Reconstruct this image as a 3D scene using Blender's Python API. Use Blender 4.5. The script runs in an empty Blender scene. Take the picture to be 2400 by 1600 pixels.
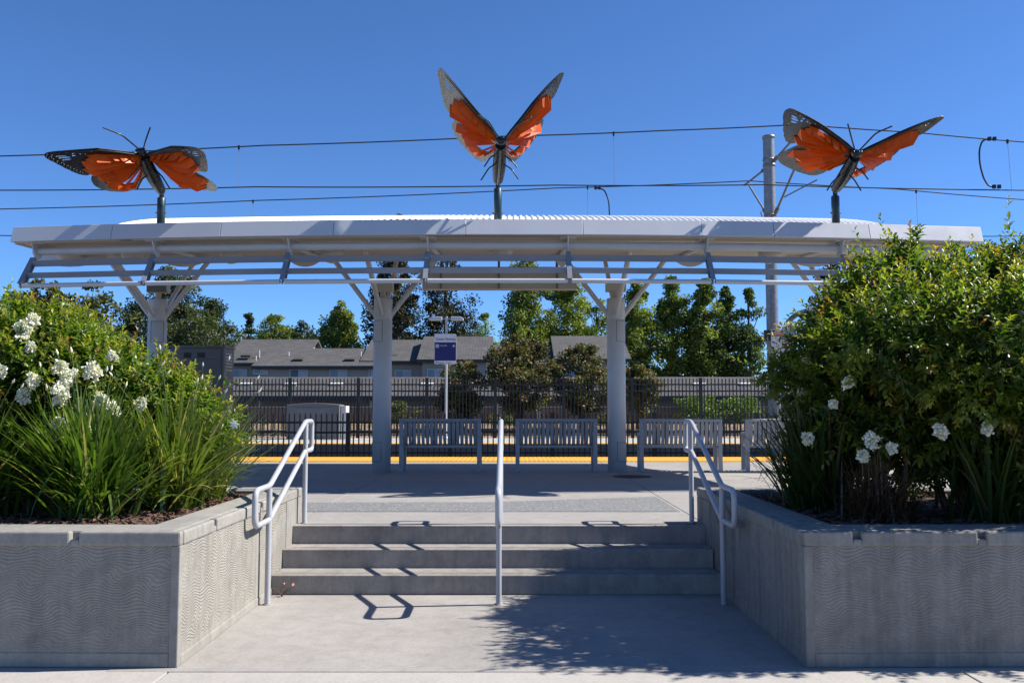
import bpy, math, random
import numpy as np
from mathutils import Vector, Matrix
from mathutils.geometry import tessellate_polygon
R = math.radians
sc = bpy.context.scene
COL = sc.collection

# ------------------------------------------------------------------ camera, sky, sun, exposure
EYE = 1.534
PITCH = math.atan(160 / 2100.0)
cam_d = bpy.data.cameras.new('camera'); cam = bpy.data.objects.new('camera', cam_d); COL.objects.link(cam)
cam.location = (0, 0, EYE); cam.rotation_euler = (math.pi / 2 + PITCH, 0, 0)
cam_d.sensor_width = 36; cam_d.lens = 31.5; cam_d.clip_end = 2000; cam_d.clip_start = 0.05
sc.camera = cam
SUN_EL, SUN_AZ = R(43.5), R(5.5)          # elevation; turned from +x towards +y
SUN_DIR = Vector((math.cos(SUN_EL) * math.cos(SUN_AZ), math.cos(SUN_EL) * math.sin(SUN_AZ), math.sin(SUN_EL)))
world = bpy.data.worlds.new('World'); sc.world = world; world.use_nodes = True
wn = world.node_tree; bg = wn.nodes['Background']
sky = wn.nodes.new('ShaderNodeTexSky'); sky.sky_type = 'NISHITA'; sky.sun_disc = False
sky.sun_elevation = SUN_EL; sky.sun_rotation = math.pi / 2 - SUN_AZ
sky.altitude = 0; sky.air_density = 0.7; sky.dust_density = 0.0; sky.ozone_density = 10.0
tn = wn.nodes.new('ShaderNodeMix'); tn.data_type = 'RGBA'; tn.blend_type = 'MULTIPLY'; tn.inputs[0].default_value = 1
tn.inputs[7].default_value = (0.84, 0.96, 1.04, 1); wn.links.new(sky.outputs[0], tn.inputs[6])
wn.links.new(tn.outputs[2], bg.inputs[0]); bg.inputs[1].default_value = 0.092
sd = bpy.data.lights.new('sun', 'SUN'); sun = bpy.data.objects.new('sun', sd); COL.objects.link(sun)
sd.energy = 5.0; sd.angle = R(0.53); sd.color = (1.0, 0.95, 0.87)
sun.rotation_euler = SUN_DIR.to_track_quat('Z', 'Y').to_euler(); sun.location = (20, 5, 20)
sc.view_settings.view_transform = 'Standard'; sc.view_settings.look = 'None'
sc.view_settings.exposure = 0.92; sc.view_settings.gamma = 1.0
sc.cycles.use_denoising = True
sc.cycles.max_bounces = 8; sc.cycles.transparent_max_bounces = 8

# ------------------------------------------------------------------ helpers
_c, _s = math.cos(PITCH), math.sin(PITCH)
def at(px, py, Y):
    """real point at distance Y along the road axis for a place measured in the photograph"""
    u = (800 - py) / 2100.0
    t = Y / (_c - u * _s)
    return Vector(((px - 1200) / 2100.0 * t, Y, EYE + (_s + u * _c) * t))

ORG = {}
def tag(o, label=None, cat=None, group=None, kind=None):
    if label: o['label'] = label
    if cat: o['category'] = cat
    if group: o['group'] = group
    if kind: o['kind'] = kind
    return o
def thing(name, loc, label, cat, group=None):
    o = bpy.data.objects.new(name, None); o.empty_display_size = 0.2
    o.location = loc; COL.objects.link(o); ORG[o.name] = Vector(loc)
    return tag(o, label, cat, group)
def link_mesh(name, me, mat, parent=None, bevel=0.0):
    o = bpy.data.objects.new(name, me); COL.objects.link(o)
    if mat is not None:
        for m in (mat if isinstance(mat, (list, tuple)) else [mat]): me.materials.append(m)
    if parent is not None:
        o.parent = parent; org = ORG.get(parent.name, Vector((0, 0, 0))); ORG[o.name] = org
        me.transform(Matrix.Translation(-org))
    else: ORG[o.name] = Vector((0, 0, 0))
    if bevel:
        b = o.modifiers.new('bevel', 'BEVEL'); b.width = bevel; b.segments = 2; b.limit_method = 'ANGLE'
    return o

class MB:
    def __init__(s): s.v = []; s.f = []; s.sm = []; s.mi = []
    def add(s, vs, fs, smooth=False, mi=0):
        b = len(s.v); s.v += [tuple(p) for p in vs]
        for f in fs: s.f.append(tuple(i + b for i in f)); s.sm.append(smooth); s.mi.append(mi)
        return s
    def box(s, x0, x1, y0, y1, z0, z1, mi=0):
        vs = [(x, y, z) for z in (z0, z1) for y in (y0, y1) for x in (x0, x1)]
        return s.add(vs, [(0, 2, 3, 1), (4, 5, 7, 6), (0, 1, 5, 4), (2, 6, 7, 3), (0, 4, 6, 2), (1, 3, 7, 5)], False, mi)
    def obox(s, c, ax, ay, az, hx, hy, hz, mi=0):
        c = Vector(c); ax, ay, az = Vector(ax).normalized() * hx, Vector(ay).normalized() * hy, Vector(az).normalized() * hz
        vs = [c + ax * i + ay * j + az * k for k in (-1, 1) for j in (-1, 1) for i in (-1, 1)]
        return s.add(vs, [(0, 2, 3, 1), (4, 5, 7, 6), (0, 1, 5, 4), (2, 6, 7, 3), (0, 4, 6, 2), (1, 3, 7, 5)], False, mi)
    def tube(s, pts, r, n=10, cap=True, mi=0, closed=False):
        P = [Vector(p) for p in pts]; m = len(P)
        rr = list(r) if isinstance(r, (list, tuple)) else [r] * m
        T = []
        for i in range(m):
            if closed: a, b = P[i - 1], P[(i + 1) % m]
            else: a, b = P[max(i - 1, 0)], P[min(i + 1, m - 1)]
            T.append((b - a).normalized())
        up = Vector((0, 0, 1)) if abs(T[0].z) < 0.9 else Vector((0, 1, 0))
        nrm = (up - T[0] * up.dot(T[0])).normalized(); vs = []
        for i in range(m):
            nrm = (nrm - T[i] * nrm.dot(T[i])).normalized(); bi = T[i].cross(nrm)
            # keep thickness through bends
            k = 1.0
            if 0 < i < m - 1:
                d1 = (P[i] - P[i - 1]).normalized(); k = 1 / max(0.75, d1.dot(T[i]))
            for j in range(n):
                a = 2 * math.pi * j / n
                vs.append(P[i] + (nrm * math.cos(a) + bi * math.sin(a)) * rr[i] * k)
        fs = [(i * n + j, i * n + (j + 1) % n, (i + 1) * n + (j + 1) % n, (i + 1) * n + j) for i in range(m - 1) for j in range(n)]
        if closed: fs += [((m - 1) * n + j, (m - 1) * n + (j + 1) % n, (j + 1) % n, j) for j in range(n)]
        s.add(vs, fs, True, mi)
        if cap and not closed:
            s.add(vs[:n], [tuple(reversed(range(n)))], False, mi); s.add(vs[-n:], [tuple(range(n))], False, mi)
        return s
    def lathe(s, c, prof, n=24, axis='z', mi=0, smooth=True):
        c = Vector(c); vs = []
        for r, h in prof:
            for j in range(n):
                a = 2 * math.pi * j / n
                vs.append(c + Vector((r * math.cos(a), r * math.sin(a), h)))
        fs = [(i * n + j, i * n + (j + 1) % n, (i + 1) * n + (j + 1) % n, (i + 1) * n + j) for i in range(len(prof) - 1) for j in range(n)]
        return s.add(vs, fs, smooth, mi)
    def prism(s, poly, d, mi=0):
        """closed 3-D polygon pushed along vector d"""
        n = len(poly); P = [Vector(p) for p in poly]; d = Vector(d)
        return s.add(P + [p + d for p in P], [tuple(range(n)), tuple(range(2 * n - 1, n - 1, -1))] +
                     [(i, i + n, (i + 1) % n + n, (i + 1) % n) for i in range(n)], False, mi)
    def build(s, name, mat, parent=None, bevel=0.0, fix=True):
        me = bpy.data.meshes.new(name); me.from_pydata(s.v, [], s.f)
        me.polygons.foreach_set('use_smooth', s.sm); me.polygons.foreach_set('material_index', s.mi)
        if fix:
            import bmesh
            bm = bmesh.new(); bm.from_mesh(me); bmesh.ops.recalc_face_normals(bm, faces=bm.faces); bm.to_mesh(me); bm.free()
        me.update()
        return link_mesh(name, me, mat, parent, bevel)

def fillet(pts, r, seg=5):
    P = [Vector(p) for p in pts]; out = [P[0]]
    for i in range(1, len(P) - 1):
        a, b, c = P[i - 1], P[i], P[i + 1]
        d1 = (a - b); d2 = (c - b); rr = min(r, d1.length * .49, d2.length * .49)
        p1 = b + d1.normalized() * rr; p2 = b + d2.normalized() * rr
        for k in range(seg + 1):
            t = k / seg; out.append(p1 * (1 - t) ** 2 + b * 2 * t * (1 - t) + p2 * t * t)
    out.append(P[-1]); return out

def np_mesh(name, V, F, mat, parent=None, col=None, smooth=False):
    me = bpy.data.meshes.new(name); n, k = F.shape
    me.vertices.add(len(V)); me.vertices.foreach_set('co', V.astype(np.float32).ravel())
    me.loops.add(n * k); me.loops.foreach_set('vertex_index', F.astype(np.int32).ravel())
    me.polygons.add(n); me.polygons.foreach_set('loop_start', np.arange(0, n * k, k, dtype=np.int32))
    me.polygons.foreach_set('loop_total', np.full(n, k, dtype=np.int32))
    me.polygons.foreach_set('use_smooth', np.full(n, smooth))
    me.update(calc_edges=True)
    if col is not None:
        a = me.color_attributes.new('tint', 'FLOAT_COLOR', 'POINT')
        c = np.ones((len(V), 4), np.float32); c[:, :3] = col; a.data.foreach_set('color', c.ravel())
    return link_mesh(name, me, mat, parent)

# ------------------------------------------------------------------ materials
def new_mat(name):
    m = bpy.data.materials.new(name); m.use_nodes = True; nt = m.node_tree
    return m, nt, nt.nodes['Principled BSDF']
def N(nt, t, **kw):
    n = nt.nodes.new(t)
    for k, v in kw.items():
        if k in n.inputs.keys(): n.inputs[k].default_value = v
        else: setattr(n, k, v)
    return n
def mathn(nt, op, a, b=None, c=None):
    n = nt.nodes.new('ShaderNodeMath'); n.operation = op
    for i, x in enumerate((a, b, c)):
        if x is None: continue
        if isinstance(x, (int, float)): n.inputs[i].default_value = x
        else: nt.links.new(x, n.inputs[i])
    return n.outputs[0]
def ramp(nt, fac, stops):
    r = nt.nodes.new('ShaderNodeValToRGB'); e = r.color_ramp.elements
    while len(e) < len(stops): e.new(0.5)
    for i, (p, c) in enumerate(stops):
        e[i].position = p; e[i].color = (*c, 1) if len(c) == 3 else c
    nt.links.new(fac, r.inputs[0]); return r.outputs[0]
def noise(nt, scale, detail=4, rough=0.55, vec=None, dist=0.0):
    n = N(nt, 'ShaderNodeTexNoise'); n.inputs['Scale'].default_value = scale
    n.inputs['Detail'].default_value = detail; n.inputs['Roughness'].default_value = rough
    n.inputs['Distortion'].default_value = dist
    if vec is None: vec = N(nt, 'ShaderNodeTexCoord').outputs['Object']
    nt.links.new(vec, n.inputs['Vector']); return n.outputs['Fac']
def bump(nt, bsdf, h, strength=0.3, dist=0.01):
    b = N(nt, 'ShaderNodeBump'); b.inputs['Strength'].default_value = strength; b.inputs['Distance'].default_value = dist
    nt.links.new(h, b.inputs['Height']); nt.links.new(b.outputs[0], bsdf.inputs['Normal']); return b
def painted(name, col, rough=0.45, metal=0.0, var=0.12, scale=6.0, bmp=0.0):
    m, nt, b = new_mat(name); c = Vector(col)
    f = noise(nt, scale, 5)
    cc = ramp(nt, f, [(0.3, tuple(c * (1 - var))), (0.7, tuple(c * (1 + var * .6)))])
    nt.links.new(cc, b.inputs['Base Color']); b.inputs['Metallic'].default_value = metal
    rr = ramp(nt, noise(nt, scale * 2.3, 3), [(0.3, (rough * .85,) * 3), (0.7, (min(1, rough * 1.2),) * 3)])
    nt.links.new(rr, b.inputs['Roughness'])
    if bmp: bump(nt, b, noise(nt, 60, 3), bmp, 0.004)
    return m
def concrete(name, col, stain=0.22, speck=True, bmp=0.25, rough=0.85, drip=0.0):
    m, nt, b = new_mat(name); c = Vector(col)
    tc = N(nt, 'ShaderNodeTexCoord').outputs['Object']
    big = noise(nt, 0.9, 6, .6, tc, .4); fine = noise(nt, 42, 4, .7, tc); mid = noise(nt, 7, 5, .62, tc, .6)
    c1 = ramp(nt, big, [(0.3, tuple(c * (1 - stain * .7))), (0.72, tuple(c * 1.05))])
    c2 = ramp(nt, mid, [(0.28, (1 - stain,) * 3), (0.6, (1, 1, 1))])
    mx = N(nt, 'ShaderNodeMix', data_type='RGBA', blend_type='MULTIPLY'); mx.inputs[0].default_value = .75
    nt.links.new(c1, mx.inputs[6]); nt.links.new(c2, mx.inputs[7])
    c3 = ramp(nt, fine, [(0.3, (.80, .80, .81)), (0.5, (1, 1, 1)), (.72, (1.10, 1.09, 1.06))])
    m2 = N(nt, 'ShaderNodeMix', data_type='RGBA', blend_type='MULTIPLY'); m2.inputs[0].default_value = .8
    nt.links.new(mx.outputs[2], m2.inputs[6]); nt.links.new(c3, m2.inputs[7]); out = m2.outputs[2]
    if speck:
        v = N(nt, 'ShaderNodeTexVoronoi'); v.inputs['Scale'].default_value = 5.5; nt.links.new(tc, v.inputs['Vector'])
        n2 = noise(nt, 3.0, 2, .5, tc)
        d = mathn(nt, 'LESS_THAN', v.outputs['Distance'], mathn(nt, 'MULTIPLY', mathn(nt, 'SUBTRACT', n2, .45), .16))
        m3 = N(nt, 'ShaderNodeMix', data_type='RGBA', blend_type='MULTIPLY')
        nt.links.new(mathn(nt, 'MULTIPLY', d, .45), m3.inputs[0]); nt.links.new(out, m3.inputs[6]); m3.inputs[7].default_value = (.3, .28, .27, 1)
        out = m3.outputs[2]
    if drip:
        mp = N(nt, 'ShaderNodeMapping'); mp.inputs['Scale'].default_value = (9, 9, 0.7); nt.links.new(tc, mp.inputs[0])
        dn = noise(nt, 1.6, 5, .65, mp.outputs[0])
        m4 = N(nt, 'ShaderNodeMix', data_type='RGBA', blend_type='MULTIPLY'); m4.inputs[0].default_value = drip
        nt.links.new(out, m4.inputs[6]); nt.links.new(ramp(nt, dn, [(0.35, (.45, .45, .46)), (0.62, (1, 1, 1))]), m4.inputs[7]); out = m4.outputs[2]
    nt.links.new(out, b.inputs['Base Color']); b.inputs['Roughness'].default_value = rough
    bump(nt, b, fine, bmp, 0.004)
    return m, nt, b, tc
def wave_concrete(name, col, drip=0.0):
    m, nt, b, tc = concrete(name, col, .2, True, .2, .9, drip)
    sx = N(nt, 'ShaderNodeSeparateXYZ'); nt.links.new(tc, sx.inputs[0])
    u = mathn(nt, 'ADD', sx.outputs[0], sx.outputs[1]); z = sx.outputs[2]
    # waves: fine horizontal ribs pushed up and down by slow waves that shift with height
    ph = mathn(nt, 'ADD', mathn(nt, 'MULTIPLY', u, 25.0), mathn(nt, 'MULTIPLY', mathn(nt, 'SINE', mathn(nt, 'MULTIPLY', z, 17.0)), 1.3))
    ph = mathn(nt, 'ADD', ph, mathn(nt, 'MULTIPLY', z, -6.0))
    amp = mathn(nt, 'ADD', 0.019, mathn(nt, 'MULTIPLY', mathn(nt, 'SINE', mathn(nt, 'ADD', mathn(nt, 'MULTIPLY', u, 8.7), mathn(nt, 'MULTIPLY', z, 21.0))), 0.009))
    disp = mathn(nt, 'MULTIPLY', mathn(nt, 'SINE', ph), amp)
    zz = mathn(nt, 'ADD', mathn(nt, 'ADD', z, disp), mathn(nt, 'MULTIPLY', noise(nt, 2.2, 2, .5, tc), .09))
    rib = mathn(nt, 'SINE', mathn(nt, 'MULTIPLY', zz, 2 * math.pi / 0.0185))
    # flat margins at the panel top and bottom, soft patches between
    patch = ramp(nt, noise(nt, 3.2, 2, .5, tc), [(0.3, (.35,) * 3), (0.55, (1,) * 3)])
    msk = mathn(nt, 'MULTIPLY', mathn(nt, 'GREATER_THAN', z, 0.1), mathn(nt, 'LESS_THAN', z, 0.715))
    h = mathn(nt, 'MULTIPLY', mathn(nt, 'MULTIPLY', rib, patch), msk)
    bn = [n for n in nt.nodes if n.type == 'BUMP'][0]
    b2 = N(nt, 'ShaderNodeBump'); b2.inputs['Strength'].default_value = .6; b2.inputs['Distance'].default_value = .0030
    nt.links.new(h, b2.inputs['Height']); nt.links.new(bn.outputs[0], b2.inputs['Normal']); nt.links.new(b2.outputs[0], b.inputs['Normal'])
    return m
def leaf_mat(name, rough=0.42, trans=0.35, spec=0.5, tint=(1, 1, 1)):
    m, nt, b = new_mat(name)
    a = N(nt, 'ShaderNodeAttribute', attribute_name='tint')
    mx = N(nt, 'ShaderNodeMix', data_type='RGBA', blend_type='MULTIPLY'); mx.inputs[0].default_value = 1
    nt.links.new(a.outputs['Color'], mx.inputs[6]); mx.inputs[7].default_value = (*tint, 1)
    nt.links.new(mx.outputs[2], b.inputs['Base Color']); b.inputs['Roughness'].default_value = rough
    b.inputs['Specular IOR Level'].default_value = spec
    tr = N(nt, 'ShaderNodeBsdfTranslucent'); g = N(nt, 'ShaderNodeMix', data_type='RGBA', blend_type='MULTIPLY')
    g.inputs[0].default_value = 1; nt.links.new(mx.outputs[2], g.inputs[6]); g.inputs[7].default_value = (1.7, 1.9, .7, 1)
    nt.links.new(g.outputs[2], tr.inputs[0])
    ms = N(nt, 'ShaderNodeMixShader'); ms.inputs[0].default_value = trans
    nt.links.new(b.outputs[0], ms.inputs[1]); nt.links.new(tr.outputs[0], ms.inputs[2])
    nt.links.new(ms.outputs[0], nt.nodes['Material Output'].inputs[0])
    return m

M = {}
M['walk'] = concrete('sidewalk_concrete', (.37, .35, .325), .14)[0]
M['plaza'] = concrete('plaza_concrete', (.318, .297, .276), .24)[0]
M['plat'] = concrete('platform_concrete', (.30, .283, .265), .22)[0]
M['step'] = concrete('step_concrete', (.32, .295, .272), .34, True, .25, .85, .3)[0]
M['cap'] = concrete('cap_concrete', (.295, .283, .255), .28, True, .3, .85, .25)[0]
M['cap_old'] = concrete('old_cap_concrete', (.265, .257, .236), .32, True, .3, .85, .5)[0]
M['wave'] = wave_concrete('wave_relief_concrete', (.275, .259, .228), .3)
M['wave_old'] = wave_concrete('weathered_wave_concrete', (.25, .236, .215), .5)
M['farplat'] = concrete('far_platform_concrete', (.38, .37, .345), .15)[0]
M['platside'] = concrete('platform_side_concrete', (.16, .15, .145), .3, True, .3, .9, .4)[0]
def aggregate():
    m, nt, b = new_mat('exposed_aggregate')
    tc = N(nt, 'ShaderNodeTexCoord').outputs['Object']
    v = N(nt, 'ShaderNodeTexVoronoi'); v.inputs['Scale'].default_value = 95; nt.links.new(tc, v.inputs['Vector'])
    sp = N(nt, 'ShaderNodeSeparateColor'); nt.links.new(v.outputs['Color'], sp.inputs[0])
    c = ramp(nt, sp.outputs[0], [(0.1, (.10, .103, .105)), (0.5, (.155, .158, .16)), (.86, (.21, .212, .215)), (.97, (.36, .36, .36))])
    nt.links.new(c, b.inputs['Base Color']); b.inputs['Roughness'].default_value = .8
    bump(nt, b, v.outputs['Distance'], .2, .002); return m
M['agg'] = aggregate()
M['joint'] = painted('joint_filler', (.05, .048, .045), .95)
def tactile():
    m, nt, b = new_mat('tactile_yellow')
    tc = N(nt, 'ShaderNodeTexCoord').outputs['Object']
    sx = N(nt, 'ShaderNodeSeparateXYZ'); nt.links.new(tc, sx.inputs[0])
    w = mathn(nt, 'SINE', mathn(nt, 'MULTIPLY', sx.outputs[0], 2 * math.pi / .095))
    w2 = mathn(nt, 'SINE', mathn(nt, 'MULTIPLY', sx.outputs[1], 2 * math.pi / .095))
    d = mathn(nt, 'MULTIPLY', mathn(nt, 'MAXIMUM', w, 0), mathn(nt, 'ADD', mathn(nt, 'MULTIPLY', w2, .3), .7))
    wear = noise(nt, 2.5, 5, .6, tc)
    c = ramp(nt, mathn(nt, 'MULTIPLY', mathn(nt, 'ADD', d, .4), mathn(nt, 'ADD', wear, .35)), [(0.1, (.42, .20, .012)), (0.6, (.74, .37, .018))])
    nt.links.new(c, b.inputs['Base Color']); b.inputs['Roughness'].default_value = .6
    bump(nt, b, d, .8, .006); return m
M['yellow'] = tactile()
M['rail'] = painted('grey_rail_paint', (.36, .37, .40), .32, 0, .05, 9)
M['steel'] = painted('canopy_grey_paint', (.50, .51, .535), .45, 0, .06, 3)
M['fascia'] = painted('fascia_grey_paint', (.50, .51, .54), .38, 0, .05, 1.3)
M['louver'] = painted('louver_grey_paint', (.19, .21, .25), .45, 0, .06, 2)
def soffit():
    m, nt, b = new_mat('soffit_planks')
    tc = N(nt, 'ShaderNodeTexCoord').outputs['Object']; sx = N(nt, 'ShaderNodeSeparateXYZ'); nt.links.new(tc, sx.inputs[0])
    fr = mathn(nt, 'FRACT', mathn(nt, 'MULTIPLY', sx.outputs[1], 1 / .3))
    l = mathn(nt, 'LESS_THAN', fr, .07)
    c = ramp(nt, l, [(0, (.42, .40, .36)), (1, (.12, .115, .11))]); nt.links.new(c, b.inputs['Base Color'])
    b.inputs['Roughness'].default_value = .6; return m
M['soffit'] = soffit()
M['roofmetal'] = painted('white_roof_metal', (.78, .78, .76), .4, 0, .04, 2)
M['lamp'] = painted('lamp_grey_plastic', (.42, .41, .39), .45, 0, .05)
M['bench'] = painted('bench_grey_paint', (.30, .31, .335), .42, 0, .06, 7)
M['black'] = painted('black_fence_paint', (.012, .012, .014), .4, 0, .2)
M['cabinet'] = painted('cabinet_grey_paint', (.13, .13, .135), .55, .1, .08, 2)
M['cabdark'] = painted('dark_vent_slats', (.03, .03, .03), .7)
M['galv'] = painted('galvanised_steel', (.22, .235, .25), .45, .55, .25, 11)
M['galvdark'] = painted('dark_galvanised_tube', (.19, .19, .19), .5, .4, .2, 11)
M['wire'] = painted('dark_wire', (.02, .02, .025), .5, .3)
M['teal'] = painted('dark_teal_post_paint', (.018, .05, .07), .38, .3, .25, 5)
M['plate'] = painted('dark_butterfly_plate', (.018, .020, .023), .4, .2, .3, 9)
M['plateg'] = painted('grey_butterfly_plate', (.062, .07, .074), .45, .2, .25, 9)
M['orange'] = painted('orange_wing_paint', (.56, .078, .0015), .42, 0, .25, 4); M['orange'].node_tree.nodes['Principled BSDF'].inputs['Specular IOR Level'].default_value = .22
M['body'] = painted('black_body_paint', (.018, .022, .026), .28, .4, .3, 8)
M['mulch'] = painted('dark_mulch', (.055, .032, .022), .95, 0, .6, 30, .6)
M['chips'] = painted('bark_chip', (.115, .062, .042), .9, 0, .5, 14)
M['dirt'] = painted('dry_dirt', (.22, .155, .10), .95, 0, .35, 1.3, .5)
M['ballast'] = painted('grey_ballast', (.075, .07, .065), .95, 0, .4, 9, .6)
M['white'] = painted('sign_white', (.62, .62, .66), .4, 0, .04)
M['navy'] = painted('sign_navy', (.012, .014, .12), .35, 0, .08)
M['navytext'] = painted('sign_dark_lettering', (.03, .035, .10), .5)
M['lettering'] = painted('sign_white_lettering', (.7, .7, .74), .5)
M['red'] = painted('sign_red', (.55, .03, .03), .5)
def shingle():
    m, nt, b = new_mat('asphalt_shingles')
    tc = N(nt, 'ShaderNodeTexCoord').outputs['Object']
    mp = N(nt, 'ShaderNodeMapping'); mp.inputs['Scale'].default_value = (1, 1, 1)
    sx = N(nt, 'ShaderNodeSeparateXYZ'); nt.links.new(tc, sx.inputs[0])
    cb = N(nt, 'ShaderNodeCombineXYZ'); nt.links.new(sx.outputs[0], cb.inputs[0])
    nt.links.new(mathn(nt, 'ADD', sx.outputs[1], sx.outputs[2]), cb.inputs[1])
    br = N(nt, 'ShaderNodeTexBrick'); nt.links.new(cb.outputs[0], br.inputs['Vector'])
    br.inputs['Scale'].default_value = 1.0; br.inputs['Brick Width'].default_value = .42; br.inputs['Row Height'].default_value = .26
    br.inputs['Mortar Size'].default_value = .03; br.inputs['Color1'].default_value = (.066, .064, .064, 1)
    br.inputs['Color2'].default_value = (.10, .097, .097, 1); br.inputs['Mortar'].default_value = (.036, .035, .035, 1)
    nz = noise(nt, .5, 4, .6, tc); mx = N(nt, 'ShaderNodeMix', data_type='RGBA', blend_type='MULTIPLY'); mx.inputs[0].default_value = 1
    nt.links.new(br.outputs[0], mx.inputs[6]); nt.links.new(ramp(nt, nz, [(.3, (.82,) * 3), (.7, (1.1,) * 3)]), mx.inputs[7])
    nt.links.new(mx.outputs[2], b.inputs['Base Color']); b.inputs['Roughness'].default_value = .95
    bump(nt, b, br.outputs['Fac'], -.6, .02); return m
M['shingle'] = shingle()
def siding(name, col, pitch=.2):
    m, nt, b = new_mat(name); tc = N(nt, 'ShaderNodeTexCoord').outputs['Object']
    sx = N(nt, 'ShaderNodeSeparateXYZ'); nt.links.new(tc, sx.inputs[0])
    fr = mathn(nt, 'FRACT', mathn(nt, 'MULTIPLY', sx.outputs[2], 1 / pitch)); c = Vector(col)
    nt.links.new(ramp(nt, fr, [(0.0, tuple(c * .6)), (0.14, tuple(c)), (1, tuple(c * .96))]), b.inputs['Base Color'])
    b.inputs['Roughness'].default_value = .8; bump(nt, b, fr, .5, .02); return m
M['siding'] = siding('grey_lap_siding', (.32, .29, .265))
M['cream'] = siding('cream_siding', (.62, .55, .42))
M['boards'] = siding('tan_block', (.17, .14, .112), .2)
M['trim'] = painted('house_trim', (.48, .46, .44), .6)
M['darktrim'] = painted('dark_eave', (.05, .045, .04), .8)
M['capw'] = painted('pale_wall_cap', (.38, .36, .33), .8)
m, nt, b = new_mat('window_glass'); b.inputs['Base Color'].default_value = (.10, .16, .24, 1); b.inputs['Roughness'].default_value = .08; M['glass'] = m
M['curtain'] = painted('pale_blind', (.38, .42, .5), .7)
M['ventw'] = painted('white_vent', (.6, .6, .58), .5)
M['bark'] = painted('tree_bark', (.09, .065, .05), .9, 0, .4, 6, .5)
M['stem'] = painted('shrub_stem', (.16, .10, .06), .8, 0, .3, 10)
M['leafn'] = leaf_mat('glossy_shrub_leaf', .40, .48, .5)
M['blade'] = leaf_mat('strap_leaf', .34, .34, .6)
M['leaff'] = leaf_mat('tree_leaf', .55, .28, .4)
M['petal'] = leaf_mat('white_petal', .6, .12, .3)

# ------------------------------------------------------------------ ground, sidewalk, plaza, platforms
mb = MB(); mb.add([(-600, -60, -.12), (600, -60, -.12), (600, 900, -.12), (-600, 900, -.12)], [(0, 1, 2, 3)])
tag(mb.build('ground', M['dirt'], fix=False), kind='structure')
def slabs(name, xs, ys, z0, z1, mat, gap=.013, bevel=.004):
    mb = MB()
    for i in range(len(xs) - 1):
        for j in range(len(ys) - 1):
            mb.box(xs[i] + gap / 2, xs[i + 1] - gap / 2, ys[j] + gap / 2, ys[j + 1] - gap / 2, z0, z1)
    return tag(mb.build(name, mat, bevel=bevel), kind='structure')
slabs('sidewalk', [-21, -16.3, -11.6, -6.8, -2.02, 2.65, 7.4, 12.1, 17], [-4.0, -.9, 2.25, 5.40], -.1, 0, M['walk'])
mb = MB(); mb.box(-21, -2.03, 5.396, 6.0, -.1, -.002); mb.box(1.79, 17, 5.396, 6.0, -.1, -.002); tag(mb.build('sidewalk_margin', M['walk'], fix=False), kind='structure')
slabs('plaza', [-2.4, 2.1], [5.40, 7.8], -.1, 0, M['plaza'])
mb = MB().box(-21, 17, -4, 8.2, -.11, -.03); tag(mb.build('subgrade', M['joint'], fix=False), kind='structure')
Y0P, Y1P = 8.28, 20.05
slabs('platform', [-40, -22, -12.3, -8.0, -2.06, 1.79, 7.4, 12.4, 22, 40], [Y0P, 12.9, 18.05, Y1P], -.1, .48, M['plat'], .008)
mb = MB().box(-40.2, 40.2, Y0P + .02, Y1P - .02, -.1, .455); tag(mb.build('platform_base', M['joint'], fix=False), kind='structure')
mb = MB(); z = .484
mb.add([(-40, 9.40, z), (1.75, 9.40, z), (1.75, 11.0, z), (-.2, 10.36, z), (-3, 10.30, z), (-40, 10.3, z)], [(0, 1, 2, 3, 4, 5)])
tag(mb.build('aggregate_band', M['agg'], fix=False), kind='structure')
mb = MB().box(-40, 40, 18.40, 20.04, .47, .4915); tag(mb.build('tactile_strip', M['yellow'], fix=False), kind='structure')
mb = MB().box(-60, 60, 20.05, 27.8, -.1, -.02); tag(mb.build('track_bed', M['ballast'], fix=False), kind='structure')
slabs('far_platform', [-60, -30, -20, -10, 0, 10, 20, 30, 60], [27.85, 33.8], -.1, .48, M['farplat'])
mb = MB().box(-60, 60, 27.80, 27.846, -.1, .46); tag(mb.build('far_platform_face', M['platside']), kind='structure')
mb = MB().box(-60, 60, 27.84, 28.55, .47, .492); tag(mb.build('far_tactile_strip', M['yellow'], fix=False), kind='structure')
# dirt bank behind the far platform
rng = np.random.default_rng(5)
xs = np.linspace(-60, 60, 160); ys = np.linspace(33.7, 44.5, 30); V = []; F = []
for j, y in enumerate(ys):
    for i, x in enumerate(xs):
        t = (y - 33.7) / 10.8
        V.append((x, y, .46 + .40 * min(1, t * 1.3) + rng.normal(0, .025) * (t > 0)))
for j in range(len(ys) - 1):
    for i in range(len(xs) - 1):
        a = j * len(xs) + i; F.append((a, a + 1, a + 1 + len(xs), a + len(xs)))
me = bpy.data.meshes.new('bank'); me.from_pydata(V, [], F); o = link_mesh('dirt_bank', me, M['dirt']); tag(o, kind='structure')
mb = MB().box(-80, 80, 44.4, 120, .2, .80); tag(mb.build('yard_ground', M['ballast'], fix=False), kind='structure')

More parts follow.
